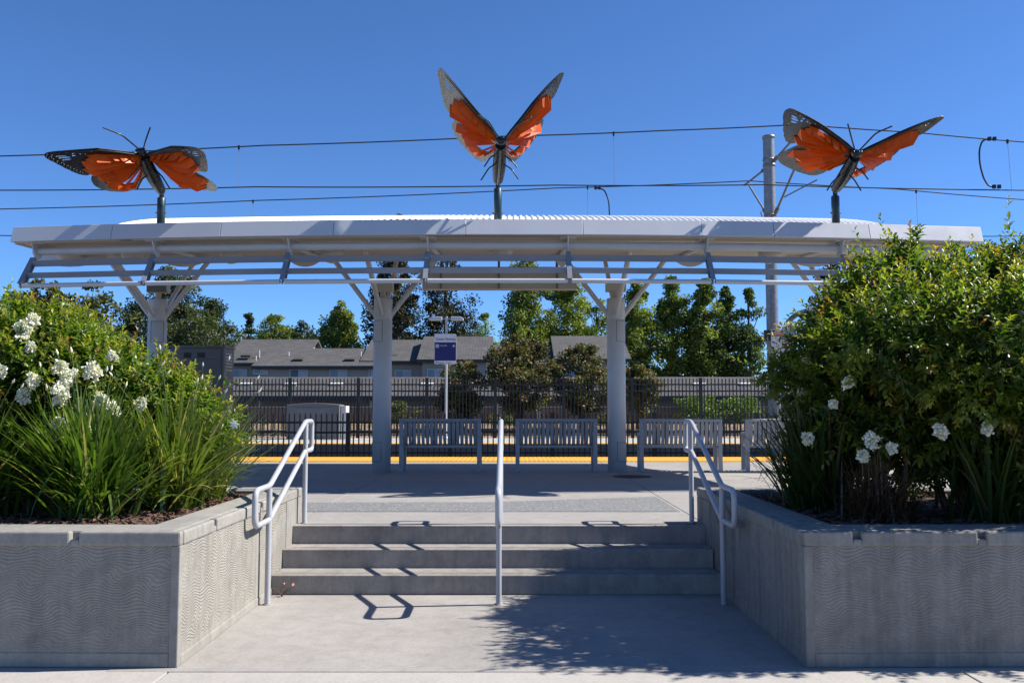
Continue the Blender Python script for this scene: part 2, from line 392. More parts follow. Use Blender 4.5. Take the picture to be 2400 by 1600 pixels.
# ------------------------------------------------------------------ stairs
XL, XR = -2.005, 1.76
st = thing('stairs', (-.12, 7.6, 0), 'wide flight of three grey concrete steps between the two planters', 'stairs')
for k, y in enumerate((7.60, 7.94, 8.27)):
    z = .16 * (k + 1); mb = MB()
    yb = (7.94, 8.27, 8.277)[k]
    if k < 2:
        mb.box(XL, XR, y, y + .055, z - .16 if k == 0 else z - .17, z); mb.box(XL, XR, y + .067, yb + .03, z - .16 if k == 0 else z - .17, z)
        mb.box(XL, XR, y + .02, yb, z - .16, z - .012)
    else:
        mb.box(XL, XR, y - .004, y + .012, z - .17, z - .006)
        mb.box(XL, XR, y - .004, y + .055, z - .008, z + .003)
    mb.build('step', M['step'], st, bevel=.007)
for k, y in enumerate((7.60, 7.94)):
    z = .16 * (k + 1); MB().box(XL + .06, XR - .06, y + .10, y + .104, z + .001, z + .0025).build('groove', M['joint'], st)
MB().box(XL + .06, XR - .06, 8.40, 8.408, .48, .4835).build('groove', M['joint'], st)
# little weed at the foot of the steps
weed = thing('weed', (-1.90, 7.55, 0), 'tiny dry weed with a peach coloured leaf at the left foot of the steps', 'weed')
rng = random.Random(3); mb = MB()
for k in range(14):
    a = rng.uniform(0, 6.28); l = rng.uniform(.04, .12)
    mb.tube([(-1.90, 7.53, 0), (-1.90 + l * math.cos(a) * .5, 7.53 + l * math.sin(a) * .3, l * .6), (-1.90 + l * math.cos(a), 7.53 + l * math.sin(a) * .5, l * .7)], .0025, 4)
mb.build('stem', M['chips'], weed)
mb = MB(); 
pl = painted('peach_dry_leaf', (.75, .36, .22), .7)
for (cx, cy, cz, s) in ((-1.80, 7.5, .105, .013), (-1.87, 7.49, .115, .007)):
    mb = MB(); mb.add([(cx - s, cy, cz), (cx, cy - .01, cz - s * 1.2), (cx + s, cy, cz), (cx, cy + .006, cz + s)], [(0, 1, 2, 3)])
    mb.build('leaf', pl, weed, fix=False)

# ------------------------------------------------------------------ planters
def planter(side, label, wave, cap):
    sx = -1 if side == 'L' else 1
    xi = -2.0 if side == 'L' else 1.76            # face beside the stairs
    p = thing('planter', (xi, 5.48, 0), label, 'planter', 'concrete planters beside the steps')
    X = lambda d: xi + sx * d                      # d = distance away from the stairs
    Y0, Y1 = 5.48, 8.62; far = 9.0; tw = .30; rec = .007
    def bx(mb, d0, d1, y0, y1, z0, z1): a, b = sorted((X(d0), X(d1))); mb.box(a, b, y0, y1, z0, z1)
    ang = .014                                     # the front runs very slightly back from square
    def shear(mb):
        mb.v = [(x, y + (abs(x - xi) * ang if y < 6.2 else 0), z) for x, y, z in mb.v]; return mb
    w = MB(); bx(w, rec, far, Y0 + rec, Y0 + tw, 0, .74); bx(w, rec, tw, Y0 + tw, Y1 - .02, 0, .74); bx(w, tw, far, Y1 - .27, Y1 - .02, 0, .74)
    shear(w).build('wall', M[wave], p)
    # smooth frame: base band, corner strip and end strips, 12 mm proud
    f = MB()
    bx(f, .055, far, Y0, Y0 + .05, 0, .085)
    bx(f, 0, .055, Y0, Y0 + .06, 0, .715)
    bx(f, 0, .05, Y0 + .06, Y1, 0, .06)
    bx(f, 0, .05, 8.05, Y1, .061, .715)
    bx(f, .004, .05, 7.12, 7.20, .061, .715)
    # smooth stringer that follows the steps
    P = [(7.20, .061), (7.56, .061), (7.56, .30), (7.92, .46), (8.049, .54), (8.049, .62), (7.86, .62), (7.50, .40), (7.20, .40)]
    f.prism([(X(.004), y, z) for y, z in P], (sx * .04, 0, 0))
    shear(f).build('frame_band', M[cap], p, bevel=.006)
    # coping: inner slab plus an outer strip cut by notches
    c = MB(); z0, z1 = .715, .80
    bx(c, .055, far, Y0 + .055, Y0 + .36, z0, z1); bx(c, .055, .30, Y0 + .36, Y1, z0, z1); bx(c, .30, far, Y1 - .31, Y1, z0, z1)
    nf = ([.62, 2.02, 3.4, 4.8] if side == 'L' else [.30, 1.06, 1.82, 2.6, 3.4]); nw = .055
    segs = [0.0] + sum([[n, n + nw] for n in nf], []) + [far]
    for a, b in zip(segs[0::2], segs[1::2]): bx(c, a, b, Y0 - .003, Y0 + .055, z0, z1)
    for n in nf: bx(c, n, n + nw, Y0 + .002, Y0 + .055, z0, z1 - .045)
    ns = [.62, 1.75]; segs = [.055] + sum([[n, n + nw] for n in ns], []) + [Y1 - Y0]
    for a, b in zip(segs[0::2], segs[1::2]): bx(c, -.003, .055, Y0 + a, Y0 + b, z0, z1)
    for n in ns: bx(c, .002, .055, Y0 + n, Y0 + n + nw, z0, z1 - .045)
    shear(c).build('coping', M[cap], p, bevel=.012)
    # soil inside
    s = MB(); nx, ny = 60, 24; vs = []; fs = []; rg = random.Random(9)
    for j in range(ny + 1):
        for i in range(nx + 1):
            vs.append((X(.29 + (far - .4) * i / nx), Y0 + .27 + (Y1 - Y0 - .5) * j / ny, .735 + rg.uniform(-.012, .02)))
    for j in range(ny):
        for i in range(nx): a = j * (nx + 1) + i; fs.append((a, a + 1, a + nx + 2, a + nx + 1))
    s.add(vs, fs, True); s.build('soil', M['mulch'], p, fix=True)
    ch = MB()
    for k in range(2600 if side == 'L' else 1500):
        x = X(.32 + rg.random() ** 1.5 * 4.0); y = Y0 + .40 + rg.random() * 2.35; z = .755 + rg.random() * .02
        a, t = rg.uniform(0, 6.28), rg.uniform(-.5, .5); l, w_ = rg.uniform(.012, .035), rg.uniform(.005, .012)
        ax = Vector((math.cos(a), math.sin(a), t)); ay = Vector((-math.sin(a), math.cos(a), rg.uniform(-.6, .6)))
        ch.obox((x, y, z), ax, ay, ax.cross(ay), l, w_, .003)
    tag(ch.build('bark_chips', M['chips'], p, fix=False), kind='stuff')
    return p
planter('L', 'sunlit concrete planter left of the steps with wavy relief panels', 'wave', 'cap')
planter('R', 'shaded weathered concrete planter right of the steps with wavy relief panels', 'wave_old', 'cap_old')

# ------------------------------------------------------------------ stair handrails
def handrail(x, label, ext=.40, backext=.25, lean=0.0):
    yf, yb = 7.22, 8.45; zf, zb = .93, 1.425; dz = .275
    h = thing('handrail', (x, yf, 0), label, 'handrail', 'handrails on the steps'); r = .0225
    for (y, zg, zt) in ((yf, 0, zf - .02), (yb, .48, zb - .02)):
        MB().tube([(x, y, zg), (x, y, zt)], r, 14).build('post', M['rail'], h)
        MB().lathe((x, y, zg), [(0, .008), (.034, .008), (.036, .0)], 20).build('base_collar', M['step'], h)
    loop = [(x, yf - .0, zf), (x, yf - ext, zf - .005), (x, yf - ext, zf - dz), (x, yf, zf - dz + .005),
            (x, yb - .02, zb - dz), (x, yb + backext, zb - dz), (x, yb + backext, zb), (x, yb - .02, zb)]
    pts = []
    n = len(loop); P = [Vector(p) for p in loop]
    rad = [.06, .075, .075, .06, .06, .05, .05, .07]
    for i in range(n):
        a, b_, c = P[i - 1], P[i], P[(i + 1) % n]; d1, d2 = a - b_, c - b_; rr = min(rad[i], d1.length * .45, d2.length * .45)
        p1, p2 = b_ + d1.normalized() * rr, b_ + d2.normalized() * rr
        for k in range(7):
            t = k / 6; pts.append(p1 * (1 - t) ** 2 + b_ * 2 * t * (1 - t) + p2 * t * t)
    MB().tube(pts, r, 14, closed=True).build('rail_loop', M['rail'], h)
    if lean: h.rotation_euler = (0, lean, 0)
    return h
handrail(-1.935, 'grey tube handrail beside the left planter wall')
handrail(-.105, 'grey tube handrail standing alone in the middle of the steps')
handrail(1.675, 'grey tube handrail beside the right planter, half in shade')

# ------------------------------------------------------------------ station canopy
CX = -.21
def fy(x): return 11.80 + .0115 * (x - CX) ** 2          # plan curve of the front edge
can = thing('canopy', (CX, 15.2, .48), 'long white and grey station canopy on four round columns with louvers along its front', 'canopy')
XA, XB = -6.99, 6.57
xs_ = [XA, -5.5, -3.95, -2.4, -.62, .95, 2.55, 3.55, 4.9, XB]
# fascia panels tilted back
for i in range(len(xs_) - 1):
    a, b_ = xs_[i] + .003, xs_[i + 1] - .003; mb = MB(); vs = []
    for x in (a, b_):
        y = fy(x); vs += [(x, y, 3.865), (x, y + .075, 4.085), (x, y + .13, 4.085), (x, y + .10, 3.865)]
    mb.add(vs, [(0, 4, 5, 1), (1, 5, 6, 2), (2, 6, 7, 3), (3, 7, 4, 0), (0, 1, 2, 3), (4, 7, 6, 5)])
    mb.build('fascia_panel', M['fascia'], can, bevel=.004)
# soffit and side fascias: sheet from front edge rising to the back
prof = [(0.0, 3.87), (.35, 3.88), (1.2, 3.905), (2.4, 4.00), (3.5, 4.18), (4.6, 4.40), (5.6, 4.62), (6.3, 4.76)]
def sheet(name, x0, x1, prf, mat, n=30, th=.03, par=None):
    mb = MB(); vs = []
    for i in range(n + 1):
        x = x0 + (x1 - x0) * i / n
        for d, z in prf: vs.append((x, fy(x) * (1 - d / 6.3) + 18.1 * (d / 6.3) + (.11 if d == 0 else 0), z))
    m_ = len(prf); fs = [(i * m_ + j, i * m_ + j + 1, (i + 1) * m_ + j + 1, (i + 1) * m_ + j) for i in range(n) for j in range(m_ - 1)]
    mb.add(vs, fs, False); o = mb.build(name, mat, par or can)
    so = o.modifiers.new('thick', 'SOLIDIFY'); so.thickness = th; so.offset = 0
    return o
sheet('soffit', XA + .02, XB - .02, prof, M['soffit'])
for x in (XA, XB - .05):
    mb = MB(); lo = []; hi = []
    for d, z in prof:
        y = fy(x) * (1 - d / 6.3) + 18.1 * (d / 6.3) + (.132 if d == 0 else 0); lo.append((x, y, z - .02)); hi.append((x, y, z + .20))
    mb.prism(lo + hi[::-1], (.05, 0, 0)); mb.build('end_fascia', M['fascia'], can)
mb = MB().box(XA + .06, XB - .06, 18.12, 18.17, 4.70, 5.05); mb.build('rear_fascia', M['fascia'], can)
# corrugated vault
vx0, vx1 = -5.80, 5.42; pitch = .088; n = int((vx1 - vx0) / pitch)
vp = [(12.16, 4.06), (12.3, 4.13), (12.5, 4.20), (12.8, 4.295), (13.15, 4.385), (13.5, 4.47), (13.9, 4.56), (14.4, 4.665), (14.9, 4.755), (15.5, 4.85), (16.2, 4.94), (17, 5.02), (17.9, 5.07), (18.11, 5.06)]
V = []; F = []
for i in range(n * 4 + 1):
    x = vx0 + i * pitch / 4; k = i % 4; h = (0, .022, .026, .004)[k]
    for (y, z) in vp: V.append((x, y + (fy(x) - 11.8) * max(0, 1 - (y - 12.16) / 3), z + h - .0011 * (x - CX) ** 2))
m_ = len(vp)
F = [(i * m_ + j, (i + 1) * m_ + j, (i + 1) * m_ + j + 1, i * m_ + j + 1) for i in range(n * 4) for j in range(m_ - 1)]
np_mesh('corrugated_roof', np.array(V), np.array(F), M['roofmetal'], can)
# roof closure ends
for x in (vx0, vx1):
    mb = MB(); yo = (fy(x) - 11.8)
    poly = [(x, y + yo * max(0, 1 - (y - 12.16) / 3), z + .02 - .0011 * (x - CX) ** 2) for y, z in vp] + [(x, 18.1, 4.95), (x, 15.5, 4.5), (x, 12.3 + yo, 4.03)]
    mb.prism(poly, (.03, 0, 0)); mb.build('roof_end_plate', M['roofmetal'], can)
# front tube beam, hangers, louver arms, louvers
hx = [CX + .02 + 1.9 * k for k in (-3.5, -2.5, -1.5, -.5, .5, 1.5, 2.5, 3.4)]; hx[0] = -6.72; hx[-1] = 6.28
for i in range(len(hx) - 1):
    a, b_ = hx[i], hx[i + 1]
    MB().tube([(a, fy(a) + .28, 3.765), (b_, fy(b_) + .28, 3.765)], .054, 16).build('front_beam', M['steel'], can)
    z1, z2, z3 = 3.565, 3.38, 3.222
    for (z, off, hh) in ((z1, .10, .043), (z2, -.02, .039)):
        mb = MB(); A = Vector((a + .03, fy(a) + off, z)); B_ = Vector((b_ - .03, fy(b_) + off, z))
        mb.obox((A + B_) / 2, B_ - A, (0, 1, .25), (0, -.25, 1), (B_ - A).length / 2, .012, hh)
        mb.build('louver_blade', M['louver'], can, bevel=.004)
    MB().tube([(a + .03, fy(a) - .13, z3), (b_ - .03, fy(b_) - .13, z3)], .031, 12).build('louver_tube', M['steel'], can)
for k, x in enumerate(hx):
    y = fy(x); mb = MB()
    mb.prism([(x - .008, y + .10, 3.86), (x - .008, y + .44, 3.90), (x - .008, y + .36, 3.68), (x - .008, y + .27, 3.64), (x - .008, y + .2, 3.68)], (.016, 0, 0))
    mb.box(x - .11, x + .11, y + .12, y + .36, 3.850, 3.868)
    mb.build('hanger_plate', M['steel'], can)
    s = 1 if x > CX else -1
    q = [(y + .30, 3.69), (y + .15, 3.66), (y - .16, 3.25), (y - .17, 3.21), (y - .145, 3.185), (y - .11, 3.19), (y - .02, 3.28), (y + .22, 3.63)]
    mb = MB(); t = .009
    mb.prism([(x - t / 2, a, b) for a, b in q], (t, 0, 0))
    # flanges along the two edges of the arm
    for (p0, p1) in ((q[1], q[2]), (q[6], q[7])):
        A = Vector((x, *p0)); B_ = Vector((x, *p1)); mb.obox((A + B_) / 2, B_ - A, (1, 0, 0), (B_ - A).cross(Vector((1, 0, 0))), (B_ - A).length / 2, .032, .005)
    mb.build('louver_arm', M['louver'], can)
# round ceiling lamps
for (px, py) in ((161, 601), (310, 598), (541, 600), (779, 599), (1177, 590), (1804, 600), (2090, 603)):
    c = at(px, py + 2, 13.3); mb = MB()
    mb.lathe((c.x, c.y, c.z), [(.0, .10), (.155, .10), (.165, .085), (.165, .015), (.155, 0), (.15, -.012), (.13, -.055), (.09, -.085), (.04, -.10), (0, -.103)], 32)
    mb.lathe((c.x, c.y, c.z), [(.05, .09), (.05, .25)], 12)
    mb.build('ceiling_lamp', M['lamp'], can)
# curved gusset plates under the soffit
for (px, w) in ((165, .60), (430, .46), (715, .30), (1012, .12), (1317, .12), (1618, .30), (1905, .46), (2160, .58)):
    c = at(px, 585, 13.9); mb = MB(); vs = []
    for k in range(17):
        a = math.pi * k / 16; vs.append((c.x + w * math.cos(a), c.y, c.z - .02 - .25 * math.sin(a)))
    mb.prism(vs, (0, .02, 0)); mb.build('curved_gusset', M['steel'], can)
for k, x in enumerate(hx):      # cross rafters
    mb = MB().tube([(x, fy(x) + .3, 3.80), (x, 14.2, 3.95), (x, 16.4, 4.34), (x, 17.8, 4.64)], .035, 10); mb.build('rafter', M['steel'], can)
# hanging message sign in the middle
A = at(990, 640, 15.2); B_ = at(1352, 677, 15.2); zt = at(1100, 625, 15.2).z
s = thing('message_sign', ((A.x + B_.x) / 2, 15.2, B_.z), 'long pale grey blank sign box hanging under the middle of the canopy', 'sign box')
MB().box(A.x, B_.x, 15.2, 15.42, B_.z, zt).build('sign_case', M['lamp'], s, bevel=.01)
for px in (1033, 1169, 1306):
    x = at(px, 640, 15.17).x; MB().box(x - .018, x + .018, 15.18, 15.199, B_.z + .005, zt + .002).build('seam_strip', M['galvdark'], s)
    MB().box(x - .02, x + .02, 15.28, 15.32, zt, 4.30).build('hanger', M['galvdark'], s)
# columns with braces and access hatches
for k, (cx, cy) in enumerate(((-6.20, 15.6), (-2.235, 15.45), (1.80, 15.45), (5.78, 15.6))):
    mb = MB(); zb = .48
    prof_ = [(0, zb), (.158, zb), (.158, 3.08), (.150, 3.085), (.150, 3.105), (.160, 3.11), (.160, 3.44), (.153, 3.455), (0, 3.455)]
    mb.lathe((cx, cy, 0), prof_, 40); mb.build('column', M['steel'], can)
    mb = MB().tube([(cx, cy, 3.44), (cx, cy, 3.60)], .05, 12); mb.box(cx - .17, cx + .17, cy - .10, cy + .10, 3.58, 3.76); mb.build('column_head', M['soffit'], can)
    for s_ in (-1, 1):
        MB().tube([(cx + s_ * .10, cy, 3.12), (cx + s_ * .93, cy, 4.22)], .042, 12).build('brace', M['steel'], can)
        zt = 3.98 if s_ < 0 else 4.62
        MB().tube([(cx + s_ * .015, cy + s_ * .08, 3.15), (cx - s_ * .0, cy + s_ * 2.0, zt)], .042, 12).build('brace', M['steel'], can)
    dirx = Vector((-cx, -cy, 0)).normalized(); base = math.atan2(dirx.y, dirx.x)
    off = .62 if cx < 0 else -.62
    if k == 0: off = -.45
    for (zlo, zhi, oo) in ((2.70, 3.06, off * (-1 if k in (1,) else 1)), (.66, .98, off)):
        ang = base + (-.75 if k == 1 else (.0 if k == 0 else .75)); mb = MB(); w = .11
        for r_ in (.1595,):
            pts = []
            for (da, zz) in ((-w / .16, zlo), (w / .16, zlo), (w / .16, zhi), (-w / .16, zhi)):
                pts.append((cx + r_ * math.cos(ang + da), cy + r_ * math.sin(ang + da), zz))
            seq = []
            for i in range(4):
                p, q = pts[i], pts[(i + 1) % 4]
                for t in range(6):
                    u = t / 6; aa = ang + ((-1, 1, 1, -1)[i] * (1 - u) + (1, 1, -1, -1)[i] * u) * w / .16
                    zz = p[2] * (1 - u) + q[2] * u; seq.append((cx + r_ * math.cos(aa), cy + r_ * math.sin(aa), zz))
            mb.tube(seq, .0045, 5, closed=True)
        mb.build('access_hatch', M['galvdark'], can)

# ------------------------------------------------------------------ butterfly sculptures
LM = ['tip', 'lead', 'fcor', 'notch', 'hout', 'hbot', 'hin']
T0 = np.array([[.929, .533], [.454, .394], [.759, .061], [.622, -.071], [.757, -.257], [.409, -.618], [.204, -.471]])
BF = {
 'L': dict(S=1.154, o=(-4.908, 11.9, 4.894), head=(-4.931, 11.704, 4.955), tail=(-4.951, 12.467, 4.607),
   W={'L': ((-.928, -.25, -.277), (.169, -.943, .285), [[.996, .512], [.463, .43], [.699, -.037], [.568, -.06], [.684, -.165], [.495, -.548], [.255, -.567]]),
      'R': ((.954, -.177, -.244), (-.095, -.945, .313), [[.925, .525], [.519, .459], [.728, .02], [.605, -.111], [.724, -.27], [.524, -.494], [.198, -.527]])}),
 'C': dict(S=1.212, o=(-.144, 11.9, 5.081), head=(-.148, 11.696, 5.098), tail=(-.2, 12.49, 4.748),
   W={'L': ((-.768, .203, .608), (.036, -.934, .356), [[.889, .6], [.439, .386], [.777, -.026], [.669, -.088], [.767, -.291], [.379, -.593], [.183, -.378]]),
      'R': ((.683, .308, .663), (.104, -.938, .33), [[.904, .53], [.419, .406], [.79, .146], [.714, -.159], [.77, -.289], [.351, -.624], [.158, -.378]])}),
 'R': dict(S=1.155, o=(4.619, 11.9, 4.936), head=(4.583, 11.703, 4.932), tail=(4.567, 12.47, 4.632),
   W={'L': ((-.939, .165, .301), (-.064, -.946, .318), [[.896, .566], [.483, .454], [.728, -.016], [.618, -.03], [.83, -.358], [.376, -.574], [.181, -.355]]),
      'R': ((.942, .189, .279), (.105, -.952, .289), [[.937, .484], [.427, .378], [.795, .146], [.645, -.119], [.744, -.195], [.365, -.629], [.187, -.523]])})}
def warp(src, dst):
    """smooth warp that carries the pattern's landmarks to this wing's own landmarks"""
    A = np.vstack([src, [[0, .13], [0, -.05]]]); B_ = np.vstack([dst, [[0, .13], [0, -.05]]])
    n = len(A); Phi = np.linalg.norm(A[:, None] - A[None], axis=2); P = np.hstack([np.ones((n, 1)), A])
    M_ = np.block([[Phi + np.eye(n) * .02, P], [P.T, np.zeros((3, 3))]])
    w = np.linalg.solve(M_, np.vstack([B_, np.zeros((3, 2))]))
    def f(p):
        p = np.asarray(p, float).reshape(-1, 2)
        K = np.linalg.norm(p[:, None] - A[None], axis=2)
        return K @ w[:n] + np.hstack([np.ones((len(p), 1)), p]) @ w[n:]
    return f
FORE = [(0, .13), (.12, .215), (.25, .285), (.35, .34), (.454, .394), (.56, .445), (.66, .486), (.76, .52), (.84, .542), (.895, .548), (.929, .533), (.952, .50), (.955, .455), (.943, .40), (.925, .36), (.918, .32), (.90, .275), (.893, .235), (.872, .195), (.862, .155), (.838, .12), (.825, .09), (.79, .066), (.759, .061), (.70, .05), (.58, .03), (.4, .02), (.2, .005), (.02, -.03)]
FEDGE = [(.10, .145), (.22, .205), (.36, .27), (.47, .315), (.58, .35), (.68, .37), (.745, .345), (.77, .28), (.765, .22), (.775, .165), (.76, .11), (.72, .062)]   # outer rim of the orange fan
HIND = [(.02, .06), (.16, .085), (.32, .075), (.46, .03), (.56, -.02), (.622, -.071), (.68, -.115), (.712, -.155), (.742, -.205), (.757, -.257), (.752, -.31), (.735, -.36), (.715, -.41), (.68, -.455), (.64, -.495), (.59, -.53), (.54, -.565), (.48, -.595), (.409, -.618), (.34, -.61), (.27, -.56), (.204, -.471), (.14, -.38), (.08, -.27), (.03, -.16), (.01, -.06)]
HEDGE = [(.30, .05), (.44, .01), (.56, -.06), (.645, -.13), (.675, -.205), (.685, -.28), (.66, -.35), (.62, -.41), (.565, -.465), (.49, -.515), (.41, -.545), (.33, -.53), (.26, -.47), (.20, -.385)]
def ell(c, a, b, ang, n=10):
    ca, sa = math.cos(ang), math.sin(ang)
    return [(c[0] + a * math.cos(t) * ca - b * math.sin(t) * sa, c[1] + a * math.cos(t) * sa + b * math.sin(t) * ca) for t in [2 * math.pi * k / n for k in range(n)]]
FHOLES = [ell((.815, .44), .052, .011, .38), ell((.80, .405), .056, .014, .30), ell((.80, .366), .044, .013, .22), ell((.86, .335), .018, .008, .3),
          ell((.70, .435), .018, .012, .5), ell((.715, .40), .020, .013, .4), ell((.64, .40), .017, .009, .4), ell((.60, .375), .012, .006, .4),
          ell((.59, .42), .014, .006, .4), ell((.53, .38), .012, .006, .4), ell((.75, .475), .014, .007, .4), ell((.81, .495), .014, .007, .3)]
for t in np.linspace(0, 1, 13):      # two rows of small dots along the outer margin
    i = 10 + t * 12; k = int(i); f_ = i - k; p = Vector(FORE[k]).lerp(Vector(FORE[min(k + 1, 23)]), f_); c_ = Vector((.55, .30)); d_ = (c_ - p).normalized()
    FHOLES.append(ell(p + d_ * .024, .007, .0055, 0, 6))
    if k % 1 == 0 and t < .97: FHOLES.append(ell(p + d_ * .060 + Vector((0, -.012)), .0085, .006, 0, 6))
HHOLES = []
for t in np.linspace(0, 1, 15):
    i = 5 + t * 13; k = int(i); f_ = i - k; p = Vector(HIND[k]).lerp(Vector(HIND[k + 1]), f_); c_ = Vector((.35, -.2)); d_ = (c_ - p).normalized()
    HHOLES.append(ell(p + d_ * .018, .006, .005, 0, 6)); HHOLES.append(ell(p + d_ * .043, .0065, .005, 0, 6))
def plate_mesh(outer, holes, f, frame, th, lift, bowl=0.0):
    o, U, Vv, Nn, S = frame
    loops = [outer] + holes; polys = []
    for lp in loops:
        q = f(lp); polys.append([Vector((a, b_, 0)) for a, b_ in q])
    tris = tessellate_polygon(polys); flat = [p for lp in polys for p in lp]
    def w(p, h): return o + (U * p.x + Vv * p.y) * S + Nn * (h + bowl * (p.x ** 2))
    n = len(flat); mb = MB()
    vs = [w(p, lift) for p in flat] + [w(p, lift + th) for p in flat]
    fs = [tuple(t) for t in tris] + [tuple(i + n for i in reversed(t)) for t in tris]
    b0 = 0
    for lp in polys:
        m_ = len(lp); fs += [(b0 + i, b0 + (i + 1) % m_, b0 + (i + 1) % m_ + n, b0 + i + n) for i in range(m_)]; b0 += m_
    mb.add(vs, fs); return mb
def resample(poly, n):
    P = [Vector(p) for p in poly]; L = [0]
    for a, b_ in zip(P, P[1:]): L.append(L[-1] + (b_ - a).length)
    out = []
    for k in range(n + 1):
        t = L[-1] * k / n; i = max(0, min(len(P) - 2, sum(1 for l in L if l <= t) - 1)); out.append(P[i].lerp(P[i + 1], (t - L[i]) / (L[i + 1] - L[i])))
    return out
def fan_mesh(edge, root, f, frame, lift, h, ncell, open_from=None):
    """folded sheet ribs: each cell rises slowly to a crease, drops steeply, and ends in a steep facet"""
    o, U, Vv, Nn, S = frame; edge = resample(edge, ncell)
    def w(p, hh):
        q = f([p])[0]; return o + (U * q[0] + Vv * q[1]) * S + Nn * (lift + hh)
    mb = MB(); rt = Vector(root)
    for i in range(ncell):
        a, b_ = edge[i], edge[i + 1]
        if open_from is not None and i >= open_from:
            mid = (a + b_) / 2; t0 = .77; a0, b0 = rt + (a - rt) * t0, rt + (b_ - rt) * t0; m_ = rt + (mid - rt) * .88
            mb.add([w(a0, 0), w(a, 0), w(b_, 0), w(b0, 0), w(m_, h * .9)], [(0, 1, 4), (1, 2, 4), (2, 3, 4), (3, 0, 4), (0, 3, 2, 1)])
            d = (b_ - rt); pn = Vector((-d.y, d.x)).normalized() * .010
            s0, s1 = rt + d * .10, rt + d * .80
            mb.add([w(s0 + pn, 0), w(s0 - pn, 0), w(s1 - pn, 0), w(s1 + pn, 0), w(s0, h * .25), w(s1, h * .6)], [(0, 4, 5, 3), (4, 1, 2, 5), (0, 3, 2, 1), (0, 1, 4), (2, 3, 5)])
            continue
        # two or three creases per cell, each with its own depth
        nf = 1
        cut = .93 + .07 * math.sin(i * 2.3 + 1)
        for k in range(nf):
            u0, u1 = k / nf, (k + 1) / nf; p0, p1 = a.lerp(b_, u0), a.lerp(b_, u1)
            p0, p1 = rt + (p0 - rt) * cut, rt + (p1 - rt) * cut
            p0, p1 = p0.lerp(p1, .08), p1.lerp(p0, .13); cr = p0.lerp(p1, .70 if i % 2 else .60); hh = h * (.8 + .4 * abs(math.sin(i * 1.7)))  # gaps bare the dark plate, standing in for shade in deep folds
            q = lambda p, t: rt + (p - rt) * t
            s_ = .12
            vs = [w(q(p0, s_), 0), w(q(p1, s_), 0), w(q(p1, 1), 0), w(q(p0, 1), 0), w(q(cr, s_), hh * .12), w(q(cr, .55), hh * .8), w(q(cr, .90), hh), w(q(p0, .55), 0), w(q(p1, .55), 0)]
            mb.add(vs, [(0, 4, 5, 7), (7, 5, 6, 3), (4, 1, 8, 5), (5, 8, 2, 6), (3, 6, 2), (0, 1, 4), (0, 7, 3, 2, 8, 1)])
    return mb
